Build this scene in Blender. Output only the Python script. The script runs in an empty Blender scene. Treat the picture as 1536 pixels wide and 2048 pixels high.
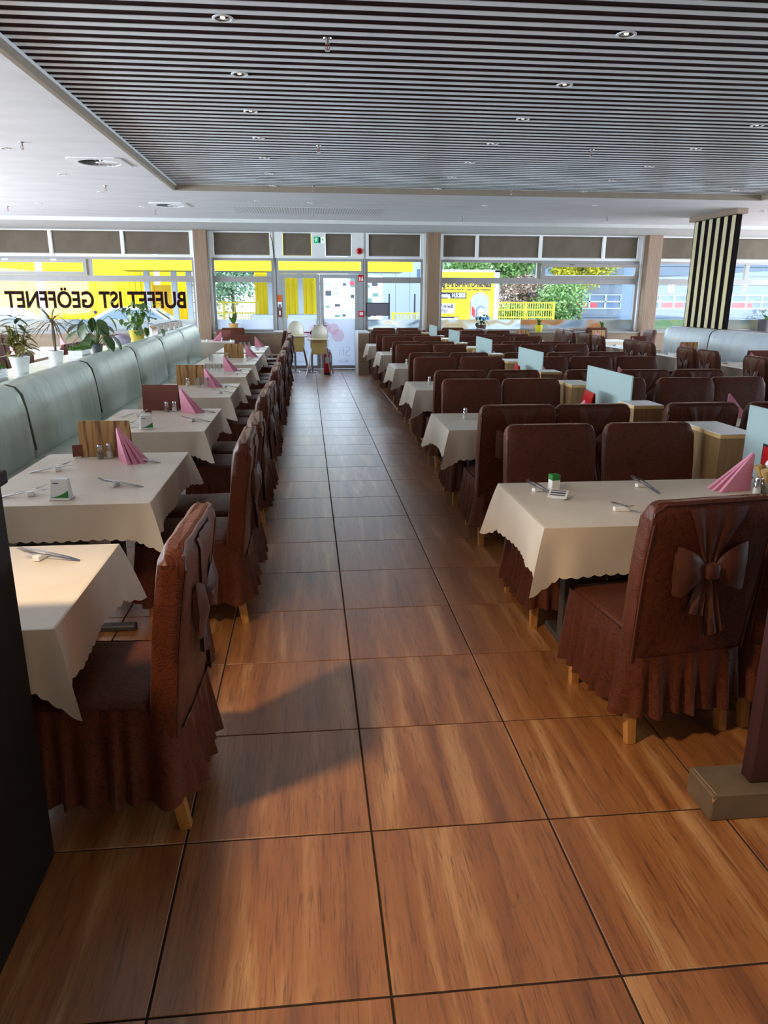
import bpy, bmesh, math, random
from mathutils import Vector, Matrix

# ---------------------------------------------------------------- camera
SC = bpy.context.scene
COL = SC.collection
PI = math.pi
R = math.radians
random.seed(7)
cam_d = bpy.data.cameras.new('camera')
cam = bpy.data.objects.new('camera', cam_d)
COL.objects.link(cam)
SC.camera = cam
cam_d.sensor_fit = 'VERTICAL'
cam_d.sensor_height = 32.0
cam_d.lens = 1470.6 / 2048 * 32.0
cam_d.clip_start, cam_d.clip_end = 0.05, 300
_p, _y, _r = 0.284698, 0.102192, -0.0037685
_f = Vector((math.sin(_y) * math.cos(_p), math.cos(_y) * math.cos(_p), -math.sin(_p)))
_rt = Vector((math.cos(_y), -math.sin(_y), 0))
_dn = _f.cross(_rt)
_r2 = _rt * math.cos(_r) + _dn * math.sin(_r)
_d2 = -_rt * math.sin(_r) + _dn * math.cos(_r)
_m = Matrix((_r2, -_d2, -_f)).transposed().to_4x4()
_m.translation = (-0.16986, -0.82319, 1.68848)
cam.matrix_world = _m

# ---------------------------------------------------------------- sky, lamps, exposure
WORLD_STRENGTH = 5.4
w = bpy.data.worlds.new('overcast_sky')
SC.world = w
w.use_nodes = True
bg = w.node_tree.nodes['Background']
bg.inputs[0].default_value = (0.67, 0.84, 1.0, 1)
bg.inputs[1].default_value = WORLD_STRENGTH
SC.view_settings.view_transform = 'Standard'
SC.view_settings.look = 'None'
SC.view_settings.gamma = 1
SC.view_settings.use_curve_mapping = False
SC.view_settings.exposure = 0.0
SC.cycles.max_bounces = 10
SC.cycles.transparent_max_bounces = 12
SC.cycles.diffuse_bounces = 5
SC.cycles.sample_clamp_indirect = 8.0


def lamp(name, kind, loc, energy, color, rot=(0, 0, 0), **kw):
    d = bpy.data.lights.new(name, kind)
    d.energy = energy
    d.color = color
    for k, v in kw.items():
        setattr(d, k, v)
    o = bpy.data.objects.new(name, d)
    COL.objects.link(o)
    o.location = loc
    o.rotation_euler = rot
    return o


# warm fill light added behind the camera and one halogen spot over the partition
WARM = (1.0, 0.70, 0.42)


def aim(d):
    return Vector(d).to_track_quat('-Z', 'Y').to_euler()


lamp('halogen_spot', 'SPOT', (-1.84, 0.35, 3.10), 425, (1.0, 0.74, 0.46), aim((0.8, 0.0, -1.5)), spot_size=R(96), spot_blend=0.75, shadow_soft_size=0.13)
lamp('added_warm_fill', 'AREA', (1.6, -2.4, 3.10), 12, WARM, aim((0, 0.25, -1)), shape='RECTANGLE', size=2.6, size_y=1.2)
# area lights added as cool ambient fill at the unseen side walls
lamp('added_side_fill', 'AREA', (-9.4, 7.4, 1.75), 1450, (0.76, 0.89, 1.0), (0, R(-90), 0), shape='RECTANGLE', size=1.5, size_y=12)
lamp('added_side_fill', 'AREA', (14.2, 10.6, 1.75), 1050, (0.76, 0.89, 1.0), (0, R(90), 0), shape='RECTANGLE', size=1.5, size_y=12)


# ---------------------------------------------------------------- materials
def lin(c):
    return tuple((x / 255 / 12.92) if x / 255 <= 0.04045 else ((x / 255 + 0.055) / 1.055) ** 2.4 for x in c) + (1,)


class NT:
    def __init__(s, m):
        m.use_nodes = True
        s.t = m.node_tree
        s.t.nodes.clear()
        s.out = s.n('ShaderNodeOutputMaterial')

    def n(s, typ, **kw):
        x = s.t.nodes.new(typ)
        for k, v in kw.items():
            setattr(x, k, v)
        return x

    def l(s, a, b):
        s.t.links.new(a, b)


def mat(name, rgb, rough=0.5, metal=0.0, spec=0.5, var=0.0, vscale=6.0, bump=0.0, bscale=60.0, sheen=0.0, coat=0.0, stretch=None, rgb2=None, detail=4.0):
    """Principled surface with procedural colour variation and fine relief, in the object's own space."""
    m = bpy.data.materials.new(name)
    t = NT(m)
    p = t.n('ShaderNodeBsdfPrincipled')
    t.l(p.outputs[0], t.out.inputs[0])
    p.inputs['Roughness'].default_value = rough
    p.inputs['Metallic'].default_value = metal
    p.inputs['Specular IOR Level'].default_value = spec
    p.inputs['Sheen Weight'].default_value = sheen
    p.inputs['Coat Weight'].default_value = coat
    c = lin(rgb)
    tc = t.n('ShaderNodeTexCoord')
    mp = t.n('ShaderNodeMapping')
    t.l(tc.outputs['Object'], mp.inputs[0])
    if stretch:
        mp.inputs['Scale'].default_value = stretch
    nz = t.n('ShaderNodeTexNoise')
    nz.inputs['Scale'].default_value = vscale
    nz.inputs['Detail'].default_value = detail
    t.l(mp.outputs[0], nz.inputs[0])
    cr = t.n('ShaderNodeValToRGB')
    c2 = lin(rgb2) if rgb2 else tuple(min(1, x * (1 + var)) for x in c[:3]) + (1,)
    c1 = c if rgb2 else tuple(x * (1 - var) for x in c[:3]) + (1,)
    cr.color_ramp.elements[0].color = c1
    cr.color_ramp.elements[0].position = 0.35
    cr.color_ramp.elements[1].color = c2
    cr.color_ramp.elements[1].position = 0.68
    t.l(nz.outputs[0], cr.inputs[0])
    t.l(cr.outputs[0], p.inputs['Base Color'])
    if bump:
        nb = t.n('ShaderNodeTexNoise')
        nb.inputs['Scale'].default_value = bscale
        nb.inputs['Detail'].default_value = 5
        t.l(mp.outputs[0], nb.inputs[0])
        b = t.n('ShaderNodeBump')
        b.inputs['Strength'].default_value = bump
        b.inputs['Distance'].default_value = 0.02
        t.l(nb.outputs[0], b.inputs['Height'])
        t.l(b.outputs[0], p.inputs['Normal'])
    return m


def glass_mat(name, tint=(1, 1, 1, 1), refl=0.07, rough=0.02):
    m = bpy.data.materials.new(name)
    t = NT(m)
    tr = t.n('ShaderNodeBsdfTransparent')
    tr.inputs[0].default_value = tint
    gl = t.n('ShaderNodeBsdfGlossy')
    gl.inputs['Roughness'].default_value = rough
    mx = t.n('ShaderNodeMixShader')
    mx.inputs[0].default_value = refl
    t.l(tr.outputs[0], mx.inputs[1])
    t.l(gl.outputs[0], mx.inputs[2])
    t.l(mx.outputs[0], t.out.inputs[0])
    return m


def translucent_mat(name, cols, scale=(1, 1, 1), nscale=1.0, trans=0.6, through=0.0, distort=0.6):
    """Thin printed film or frosted sheet: diffuse in front, translucent behind."""
    m = bpy.data.materials.new(name)
    t = NT(m)
    tc = t.n('ShaderNodeTexCoord')
    mp = t.n('ShaderNodeMapping')
    mp.inputs['Scale'].default_value = scale
    t.l(tc.outputs['Object'], mp.inputs[0])
    nz = t.n('ShaderNodeTexNoise')
    nz.inputs['Scale'].default_value = nscale
    nz.inputs['Detail'].default_value = 1.5
    nz.inputs['Distortion'].default_value = distort
    t.l(mp.outputs[0], nz.inputs[0])
    cr = t.n('ShaderNodeValToRGB')
    e = cr.color_ramp.elements
    while len(e) < len(cols):
        e.new(0.5)
    for i, c in enumerate(cols):
        e[i].position = 0.3 + 0.4 * i / max(1, len(cols) - 1)
        e[i].color = lin(c)
    t.l(nz.outputs[0], cr.inputs[0])
    df = t.n('ShaderNodeBsdfDiffuse')
    tl = t.n('ShaderNodeBsdfTranslucent')
    t.l(cr.outputs[0], df.inputs[0])
    t.l(cr.outputs[0], tl.inputs[0])
    mx = t.n('ShaderNodeMixShader')
    mx.inputs[0].default_value = trans
    t.l(df.outputs[0], mx.inputs[1])
    t.l(tl.outputs[0], mx.inputs[2])
    last = mx
    if through:
        tp = t.n('ShaderNodeBsdfTransparent')
        m2 = t.n('ShaderNodeMixShader')
        m2.inputs[0].default_value = through
        t.l(mx.outputs[0], m2.inputs[1])
        t.l(tp.outputs[0], m2.inputs[2])
        last = m2
    t.l(last.outputs[0], t.out.inputs[0])
    return m


def floor_mat():
    m = bpy.data.materials.new('wood_look_floor_tile')
    t = NT(m)
    p = t.n('ShaderNodeBsdfPrincipled')
    t.l(p.outputs[0], t.out.inputs[0])
    geo = t.n('ShaderNodeNewGeometry')
    # one random offset per 60 cm tile
    dv = t.n('ShaderNodeVectorMath', operation='DIVIDE')
    dv.inputs[1].default_value = (0.6, 0.6, 1)
    t.l(geo.outputs['Position'], dv.inputs[0])
    fl = t.n('ShaderNodeVectorMath', operation='FLOOR')
    t.l(dv.outputs[0], fl.inputs[0])
    wn = t.n('ShaderNodeTexWhiteNoise', noise_dimensions='2D')
    t.l(fl.outputs[0], wn.inputs['Vector'])
    sc = t.n('ShaderNodeVectorMath', operation='SCALE')
    sc.inputs['Scale'].default_value = 9.0
    t.l(wn.outputs['Color'], sc.inputs[0])
    ad = t.n('ShaderNodeVectorMath', operation='ADD')
    t.l(geo.outputs['Position'], ad.inputs[0])
    t.l(sc.outputs[0], ad.inputs[1])

    def noise(scale, ns, detail, dist=0.0, rough=0.55):
        mp = t.n('ShaderNodeMapping')
        mp.inputs['Scale'].default_value = scale
        t.l(ad.outputs[0], mp.inputs[0])
        nz = t.n('ShaderNodeTexNoise')
        nz.inputs['Scale'].default_value = ns
        nz.inputs['Detail'].default_value = detail
        nz.inputs['Distortion'].default_value = dist
        nz.inputs['Roughness'].default_value = rough
        t.l(mp.outputs[0], nz.inputs[0])
        return nz.outputs[0]

    strips = noise((10, 0.7, 1), 1.0, 4.0, 0.5)
    grain = noise((120, 5.0, 1), 1.0, 4.0, 1.2, 0.7)
    cr = t.n('ShaderNodeValToRGB')
    e = cr.color_ramp.elements
    for pos, c in ((0.27, (116, 66, 28)), (0.43, (156, 96, 44)), (0.56, (172, 112, 58)), (0.70, (206, 156, 104))):
        x = e.new(pos)
        x.color = lin(c)
    e.remove(e[0])
    e.remove(e[-1])
    t.l(strips, cr.inputs[0])
    # fine dark grain lines
    gr = t.n('ShaderNodeValToRGB')
    gr.color_ramp.elements[0].position = 0.34
    gr.color_ramp.elements[0].color = (0.40, 0.34, 0.28, 1)
    gr.color_ramp.elements[1].position = 0.50
    gr.color_ramp.elements[1].color = (1, 1, 1, 1)
    t.l(grain, gr.inputs[0])
    mu = t.n('ShaderNodeMix', data_type='RGBA', blend_type='MULTIPLY')
    mu.inputs['Factor'].default_value = 0.9
    t.l(cr.outputs[0], mu.inputs['A'])
    t.l(gr.outputs[0], mu.inputs['B'])
    # knots
    mp = t.n('ShaderNodeMapping')
    mp.inputs['Scale'].default_value = (4.2, 1.5, 1)
    t.l(ad.outputs[0], mp.inputs[0])
    vo = t.n('ShaderNodeTexVoronoi')
    vo.inputs['Scale'].default_value = 1.0
    t.l(mp.outputs[0], vo.inputs[0])
    kr = t.n('ShaderNodeValToRGB')
    kr.color_ramp.elements[0].position = 0.03
    kr.color_ramp.elements[0].color = (0.38, 0.33, 0.28, 1)
    kr.color_ramp.elements[1].position = 0.14
    kr.color_ramp.elements[1].color = (1, 1, 1, 1)
    t.l(vo.outputs['Distance'], kr.inputs[0])
    mk = t.n('ShaderNodeMix', data_type='RGBA', blend_type='MULTIPLY')
    mk.inputs['Factor'].default_value = 0.7
    t.l(mu.outputs['Result'], mk.inputs['A'])
    t.l(kr.outputs[0], mk.inputs['B'])
    t.l(mk.outputs['Result'], p.inputs['Base Color'])
    rr = t.n('ShaderNodeMapRange')
    rr.inputs['To Min'].default_value = 0.34
    rr.inputs['To Max'].default_value = 0.40
    t.l(grain, rr.inputs[0])
    t.l(rr.outputs[0], p.inputs['Roughness'])
    p.inputs['IOR'].default_value = 1.7
    p.inputs['Coat Weight'].default_value = 1.0
    p.inputs['Coat Roughness'].default_value = 0.36
    p.inputs['Coat IOR'].default_value = 1.95
    b = t.n('ShaderNodeBump')
    b.inputs['Strength'].default_value = 0.03
    b.inputs['Distance'].default_value = 0.0006
    t.l(grain, b.inputs['Height'])
    t.l(b.outputs[0], p.inputs['Normal'])
    return m


def damask_mat(name, base, dark, light):
    m = bpy.data.materials.new(name)
    t = NT(m)
    p = t.n('ShaderNodeBsdfPrincipled')
    t.l(p.outputs[0], t.out.inputs[0])
    tc = t.n('ShaderNodeTexCoord')
    nz = t.n('ShaderNodeTexNoise')
    nz.inputs['Scale'].default_value = 14
    nz.inputs['Detail'].default_value = 1.0
    nz.inputs['Distortion'].default_value = 1.6
    t.l(tc.outputs['Object'], nz.inputs[0])
    # contour lines of the noise: swirling jacquard scrolls
    mm = t.n('ShaderNodeMath', operation='MULTIPLY')
    mm.inputs[1].default_value = 7.0
    t.l(nz.outputs[0], mm.inputs[0])
    fr = t.n('ShaderNodeMath', operation='PINGPONG')
    fr.inputs[1].default_value = 0.5
    t.l(mm.outputs[0], fr.inputs[0])
    cr = t.n('ShaderNodeValToRGB')
    e = cr.color_ramp.elements
    e[0].position = 0.05
    e[0].color = lin(dark)
    e[1].position = 0.16
    e[1].color = lin(base)
    t.l(fr.outputs[0], cr.inputs[0])
    n2 = t.n('ShaderNodeTexNoise')
    n2.inputs['Scale'].default_value = 5
    n2.inputs['Detail'].default_value = 3
    t.l(tc.outputs['Object'], n2.inputs[0])
    mx = t.n('ShaderNodeMix', data_type='RGBA', blend_type='MIX')
    mr = t.n('ShaderNodeMapRange')
    mr.inputs['From Min'].default_value = 0.45
    mr.inputs['From Max'].default_value = 0.8
    mr.inputs['To Max'].default_value = 0.5
    t.l(n2.outputs[0], mr.inputs[0])
    t.l(mr.outputs[0], mx.inputs['Factor'])
    t.l(cr.outputs[0], mx.inputs['A'])
    mx.inputs['B'].default_value = lin(light)
    t.l(mx.outputs['Result'], p.inputs['Base Color'])
    p.inputs['Roughness'].default_value = 0.48
    p.inputs['Specular IOR Level'].default_value = 0.3
    p.inputs['Sheen Weight'].default_value = 0.2
    p.inputs['Sheen Roughness'].default_value = 0.3
    p.inputs['Sheen Tint'].default_value = (1.0, 0.68, 0.48, 1)
    b = t.n('ShaderNodeBump')
    b.inputs['Strength'].default_value = 0.35
    b.inputs['Distance'].default_value = 0.03
    ads = t.n('ShaderNodeMath', operation='ADD')
    t.l(n2.outputs[0], ads.inputs[0])
    m3 = t.n('ShaderNodeMath', operation='MULTIPLY')
    m3.inputs[1].default_value = 0.12
    t.l(fr.outputs[0], m3.inputs[0])
    t.l(m3.outputs[0], ads.inputs[1])
    t.l(ads.outputs[0], b.inputs['Height'])
    t.l(b.outputs[0], p.inputs['Normal'])
    return m


def board_mat(name, cols, axis=0, freq=14.0, rough=0.5):
    """Wood with plank-wide colour bands (menu boards)."""
    m = bpy.data.materials.new(name)
    t = NT(m)
    p = t.n('ShaderNodeBsdfPrincipled')
    t.l(p.outputs[0], t.out.inputs[0])
    p.inputs['Roughness'].default_value = rough
    tc = t.n('ShaderNodeTexCoord')
    mp = t.n('ShaderNodeMapping')
    s = [1.0, 1.0, 1.0]
    s[axis] = freq
    mp.inputs['Scale'].default_value = s
    t.l(tc.outputs['Object'], mp.inputs[0])
    nz = t.n('ShaderNodeTexNoise')
    nz.inputs['Scale'].default_value = 2.0
    nz.inputs['Detail'].default_value = 2.0
    t.l(mp.outputs[0], nz.inputs[0])
    cr = t.n('ShaderNodeValToRGB')
    e = cr.color_ramp.elements
    while len(e) < len(cols):
        e.new(0.5)
    for i, c in enumerate(cols):
        e[i].position = 0.32 + 0.36 * i / max(1, len(cols) - 1)
        e[i].color = lin(c)
    t.l(nz.outputs[0], cr.inputs[0])
    t.l(cr.outputs[0], p.inputs['Base Color'])
    return m


def perf_mat():
    m = bpy.data.materials.new('perforated_plaster')
    t = NT(m)
    p = t.n('ShaderNodeBsdfPrincipled')
    t.l(p.outputs[0], t.out.inputs[0])
    tc = t.n('ShaderNodeTexCoord')
    vo = t.n('ShaderNodeTexVoronoi')
    vo.inputs['Scale'].default_value = 22
    vo.inputs['Randomness'].default_value = 0
    t.l(tc.outputs['Object'], vo.inputs[0])
    cr = t.n('ShaderNodeValToRGB')
    cr.color_ramp.elements[0].position = 0.25
    cr.color_ramp.elements[0].color = lin((120, 120, 120))
    cr.color_ramp.elements[1].position = 0.3
    cr.color_ramp.elements[1].color = lin((226, 228, 230))
    t.l(vo.outputs['Distance'], cr.inputs[0])
    t.l(cr.outputs[0], p.inputs['Base Color'])
    p.inputs['Roughness'].default_value = 0.8
    return m


def lit_mat(name, rgb, strength):
    m = bpy.data.materials.new(name)
    t = NT(m)
    e = t.n('ShaderNodeEmission')
    e.inputs[0].default_value = lin(rgb)
    e.inputs[1].default_value = strength
    t.l(e.outputs[0], t.out.inputs[0])
    return m


M = {}
M['tile'] = floor_mat()
M['grout'] = mat('dark_grout', (38, 28, 20), 0.9, var=0.1)
M['plaster'] = mat('ceiling_plaster', (222, 224, 228), 0.75, var=0.05, vscale=1.3, stretch=(1, 2.5, 1), bump=0.05)
M['soffit'] = mat('soffit_paint', (206, 208, 206), 0.7, var=0.03)
M['trim'] = mat('ceiling_trim', (150, 138, 122), 0.5, var=0.06)
M['whitemetal'] = mat('white_metal', (232, 234, 236), 0.35, var=0.02)
M['slat'] = mat('pale_lacquered_slat', (236, 242, 246), 0.3, var=0.03, vscale=2)
M['ceilboard'] = mat('dark_brown_backing', (40, 18, 14), 0.8, spec=0.08, var=0.25, vscale=1.5, stretch=(0.4, 6, 1))
M['pillar'] = mat('wood_veneer', (128, 104, 84), 0.5, rgb2=(150, 124, 100), vscale=3, stretch=(14, 14, 0.5), bump=0.05, bscale=10)
M['frame'] = mat('window_frame_grey', (152, 148, 146), 0.4, var=0.04)
M['doorframe'] = mat('door_frame_grey', (160, 164, 166), 0.4, var=0.03)
M['wallpanel'] = mat('parapet_panel', (138, 118, 96), 0.55, rgb2=(152, 130, 106), vscale=2, stretch=(1, 1, 6))
M['whitewall'] = mat('white_wall_paint', (224, 226, 226), 0.7, var=0.03)
M['warmwall'] = mat('warm_wall_paint', (205, 180, 145), 0.8, var=0.05)
M['blind'] = translucent_mat('blind_fabric', [(112, 102, 90), (120, 110, 98)], (1, 1, 1), 3, 0.12)
M['glass'] = glass_mat('window_glass', refl=0.012)
M['filmA'] = translucent_mat('film_citrus', [(150, 158, 166), (206, 212, 216), (232, 226, 214), (216, 150, 84)], (1.1, 1, 2.4), 1.6, 0.75)
M['filmB'] = translucent_mat('film_noodles', [(190, 198, 206), (222, 226, 230), (206, 190, 162), (216, 220, 226)], (1.0, 1, 1.6), 1.3, 0.75)
M['filmC'] = translucent_mat('film_orange', [(180, 190, 200), (216, 222, 226), (232, 176, 116), (220, 190, 160)], (0.8, 1, 1.6), 1.3, 0.75)
M['filmD'] = translucent_mat('film_salad', [(224, 132, 104), (206, 190, 140), (150, 176, 150), (200, 196, 178)], (0.8, 1, 1.8), 1.5, 0.75)
M['filmW'] = translucent_mat('film_white', [(218, 222, 232), (226, 230, 238)], (1, 1, 1), 1, 0.5)
M['filmG'] = translucent_mat('film_grey_blue', [(170, 182, 192), (206, 204, 200), (216, 206, 196)], (0.7, 1, 2.0), 1.3, 0.75)
M['black'] = mat('black_plastic', (22, 22, 24), 0.45)
M['darkred'] = mat('maroon_vinyl', (120, 6, 14), 0.6, spec=0.1, var=0.3, vscale=4)
M['vinyl'] = mat('black_vinyl', (12, 5, 6), 0.6, spec=0.1)
M['pinkvinyl'] = glass_mat('pink_vinyl', (1.0, 0.88, 0.895, 1), 0.02, 0.3)
M['greyvinyl'] = mat('grey_vinyl', (110, 110, 118), 0.5)
M['cover'] = damask_mat('brown_damask', (84, 39, 21), (60, 26, 15), (104, 50, 28))
M['coverplain'] = mat('brown_satin', (80, 38, 22), 0.45, var=0.18, vscale=8, bump=0.2, bscale=14, sheen=0.08)
M['bow'] = mat('brown_satin_bow', (76, 36, 22), 0.45, var=0.2, vscale=10, sheen=0.06, bump=0.25, bscale=12)
M['chairleg'] = mat('varnished_beech', (196, 140, 74), 0.4, rgb2=(170, 112, 54), vscale=4, stretch=(10, 10, 1))
M['cloth'] = mat('cream_satin_cloth', (224, 212, 194), 0.38, rgb2=(212, 198, 178), vscale=2.2, bump=0.06, bscale=9, sheen=0.15)
M['table'] = mat('grey_table_metal', (70, 66, 62), 0.4)
M['tableboard'] = mat('table_board', (120, 90, 62), 0.5, var=0.1)
M['leather'] = mat('sage_leather', (198, 210, 198), 0.3, rgb2=(180, 194, 182), vscale=2.5, bump=0.35, bscale=5, stretch=(1, 2.4, 0.6))
M['leatherdk'] = mat('bench_base', (70, 62, 52), 0.6, var=0.1)
M['piping'] = mat('dark_green_piping', (78, 84, 66), 0.5)
M['partition'] = mat('very_dark_wood', (30, 22, 16), 0.75, spec=0.2, rgb2=(24, 18, 14), vscale=3, stretch=(1, 12, 1))
M['mahogany'] = mat('mahogany_panel', (62, 28, 30), 0.5, rgb2=(50, 22, 24), vscale=3, stretch=(8, 8, 1))
M['plinth'] = mat('worn_plinth', (104, 88, 70), 0.7, var=0.15, vscale=8)
M['rawedge'] = mat('chipped_bare_wood', (206, 164, 110), 0.7, var=0.1)
M['boxwood'] = mat('oak_laminate', (150, 116, 74), 0.5, rgb2=(126, 94, 58), vscale=4, stretch=(14, 14, 0.6))
M['boxtop'] = mat('white_laminate', (224, 226, 226), 0.25, var=0.02)
M['boxedge'] = mat('oak_edge_band', (206, 170, 112), 0.5, var=0.06)
M['frost'] = translucent_mat('frosted_glass', [(188, 206, 204), (196, 212, 210)], (1, 1, 1), 1, 0.45, 0.22)
M['napkin'] = mat('pink_tissue', (230, 152, 178), 0.8, var=0.05, bump=0.1, bscale=30)
M['steel'] = mat('cutlery_steel', (200, 200, 204), 0.18, metal=1.0)
M['chrome'] = mat('chrome', (190, 194, 198), 0.15, metal=1.0)
M['porcelain'] = mat('white_porcelain', (244, 244, 244), 0.15)
M['menuwood'] = board_mat('striped_menu_board', [(92, 54, 34), (168, 128, 78), (186, 146, 92), (120, 76, 46)], 0, 12)
M['menured'] = mat('red_menu_cover', (168, 18, 22), 0.35, var=0.2, vscale=5)
M['menubrown'] = mat('brown_menu_cover', (112, 58, 46), 0.45, var=0.1)
M['salt'] = mat('salt_filling', (236, 234, 228), 0.7)
M['pepper'] = mat('pepper_filling', (96, 84, 70), 0.8, var=0.3, vscale=80)
M['tumbler'] = glass_mat('tumbler_glass', (0.93, 0.95, 0.95, 1), 0.22, 0.03)
M['paper'] = mat('white_paper', (236, 238, 238), 0.6)
M['greenprint'] = mat('green_print', (44, 132, 62), 0.5)
M['pot_white'] = mat('white_plant_pot', (226, 228, 228), 0.4)
M['pot_yellow'] = mat('mustard_pot', (168, 150, 34), 0.4, var=0.06)
M['pot_tan'] = mat('terracotta_tan_pot', (206, 164, 96), 0.6, var=0.06)
M['pot_purple'] = mat('purple_stone_bowl', (148, 136, 158), 0.6, var=0.1)
M['pot_dark'] = mat('dark_brown_pot', (72, 46, 44), 0.5)
M['pot_grey'] = mat('dark_grey_pot', (66, 66, 70), 0.5)
M['pot_bright'] = mat('yellow_pot', (226, 206, 20), 0.4)
M['soil'] = mat('potting_soil', (50, 38, 28), 0.95, var=0.3, vscale=40)
M['leaf'] = mat('green_leaf', (72, 106, 40), 0.4, rgb2=(98, 128, 56), vscale=6)
M['leafdk'] = mat('dark_leaf', (52, 78, 36), 0.35, rgb2=(70, 98, 44), vscale=6)
M['leafol'] = mat('olive_leaf', (126, 124, 58), 0.5, rgb2=(150, 140, 76), vscale=8)
M['blade'] = mat('dracaena_blade', (96, 92, 48), 0.45, rgb2=(150, 96, 58), vscale=4)
M['turf'] = mat('artificial_turf', (96, 132, 52), 0.9, rgb2=(70, 104, 40), vscale=30, bump=0.8, bscale=120)
M['flower'] = mat('violet_flower', (120, 84, 140), 0.6)
M['redplastic'] = mat('red_enamel', (196, 14, 24), 0.3, var=0.04)
M['orange'] = mat('orange_card', (212, 92, 26), 0.5)
M['highchair'] = mat('cream_plastic', (248, 246, 236), 0.35)
M['highpad'] = mat('yellowed_seat_pad', (240, 216, 140), 0.5, var=0.05)
M['striped'] = board_mat('striped_vase', [(20, 18, 18), (240, 238, 234), (120, 78, 40), (244, 242, 238), (26, 24, 28)], 1, 26)
M['green_sign'] = lit_mat('backlit_sign_green', (40, 190, 140), 0.9)
M['signwhite'] = lit_mat('backlit_sign_white', (240, 255, 250), 0.9)
M['stripe_slat'] = mat('pale_slat', (220, 208, 160), 0.28, rgb2=(214, 206, 170), vscale=2, stretch=(1, 1, 0.4))
M['stripe_dark'] = mat('black_screen_core', (12, 9, 10), 0.8, spec=0.1)
M['capwood'] = mat('grey_oak_cap', (150, 130, 112), 0.5, var=0.08)
M['perf'] = perf_mat()
M['ventdark'] = mat('vent_dark', (64, 62, 56), 0.5)
M['lampglow'] = lit_mat('halogen_glow', (255, 244, 226), 1.2)
# outside
M['asphalt'] = mat('asphalt', (150, 150, 152), 0.9, var=0.1, vscale=2)
M['yellow'] = mat('yellow_sheet_metal', (246, 216, 0), 0.6, var=0.03, vscale=0.6)
M['yellowdeep'] = mat('yellow_door_paint', (240, 190, 10), 0.6)
M['whitepaint'] = mat('outside_white_paint', (180, 188, 198), 0.6)
M['greyclad'] = mat('pale_grey_cladding', (156, 166, 184), 0.6, var=0.02)
M['bluegrey'] = mat('garage_wall', (110, 128, 152), 0.6, var=0.02)
M['winblue'] = mat('garage_window', (70, 92, 122), 0.2, rgb2=(96, 118, 146), vscale=0.8)
M['numwhite'] = mat('white_number', (252, 252, 252), 0.5)
M['doorsec'] = mat('garage_door_section', (104, 114, 128), 0.6, var=0.03)
M['leatherblue'] = mat('pale_blue_leather', (206, 216, 222), 0.35, rgb2=(190, 202, 210), vscale=2.5, bump=0.35, bscale=5, stretch=(1, 2.4, 0.6))
M['billyellow'] = mat('billboard_yellow', (250, 196, 0), 0.5, rgb2=(252, 206, 10), vscale=0.4)
M['navy'] = mat('navy_print', (10, 18, 52), 0.5)
M['blueprint'] = mat('blue_print', (44, 110, 190), 0.5)
M['fencey'] = mat('yellow_fence', (206, 186, 40), 0.5)
M['foliage'] = mat('foliage_green', (92, 132, 66), 0.7, rgb2=(150, 178, 110), vscale=1.4)
M['foliage2'] = mat('foliage_blue_green', (96, 140, 112), 0.7, rgb2=(160, 190, 170), vscale=1.4)
M['foliage3'] = mat('foliage_autumn', (150, 160, 50), 0.7, rgb2=(206, 190, 40), vscale=1.0)
M['foliagepink'] = mat('foliage_faded', (150, 124, 112), 0.7, rgb2=(190, 166, 150), vscale=1.5)
M['bark'] = mat('bark', (92, 76, 62), 0.9)
M['carpaint'] = mat('silver_car_paint', (214, 220, 228), 0.25, metal=0.3)
M['carglass'] = mat('car_glass', (120, 136, 150), 0.1)
M['engine_red'] = mat('fire_engine_red', (206, 40, 44), 0.3)
M['tyre'] = mat('tyre_rubber', (28, 28, 30), 0.8)
for i, c in enumerate([(238, 240, 240), (226, 236, 236), (236, 196, 202), (56, 58, 64), (206, 224, 226), (190, 56, 76), (84, 120, 112)]):
    M['post%d' % i] = mat('poster_print_%s' % 'abcdefg'[i], c, 0.5, rgb2=tuple(max(0, x - 70) for x in c) if i in (1, 4) else tuple(min(255, x + 10) for x in c), vscale=9, detail=6)


ORD = ['first', 'second', 'third', 'fourth', 'fifth', 'sixth', 'seventh', 'eighth', 'ninth', 'tenth', 'eleventh', 'twelfth']

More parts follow.
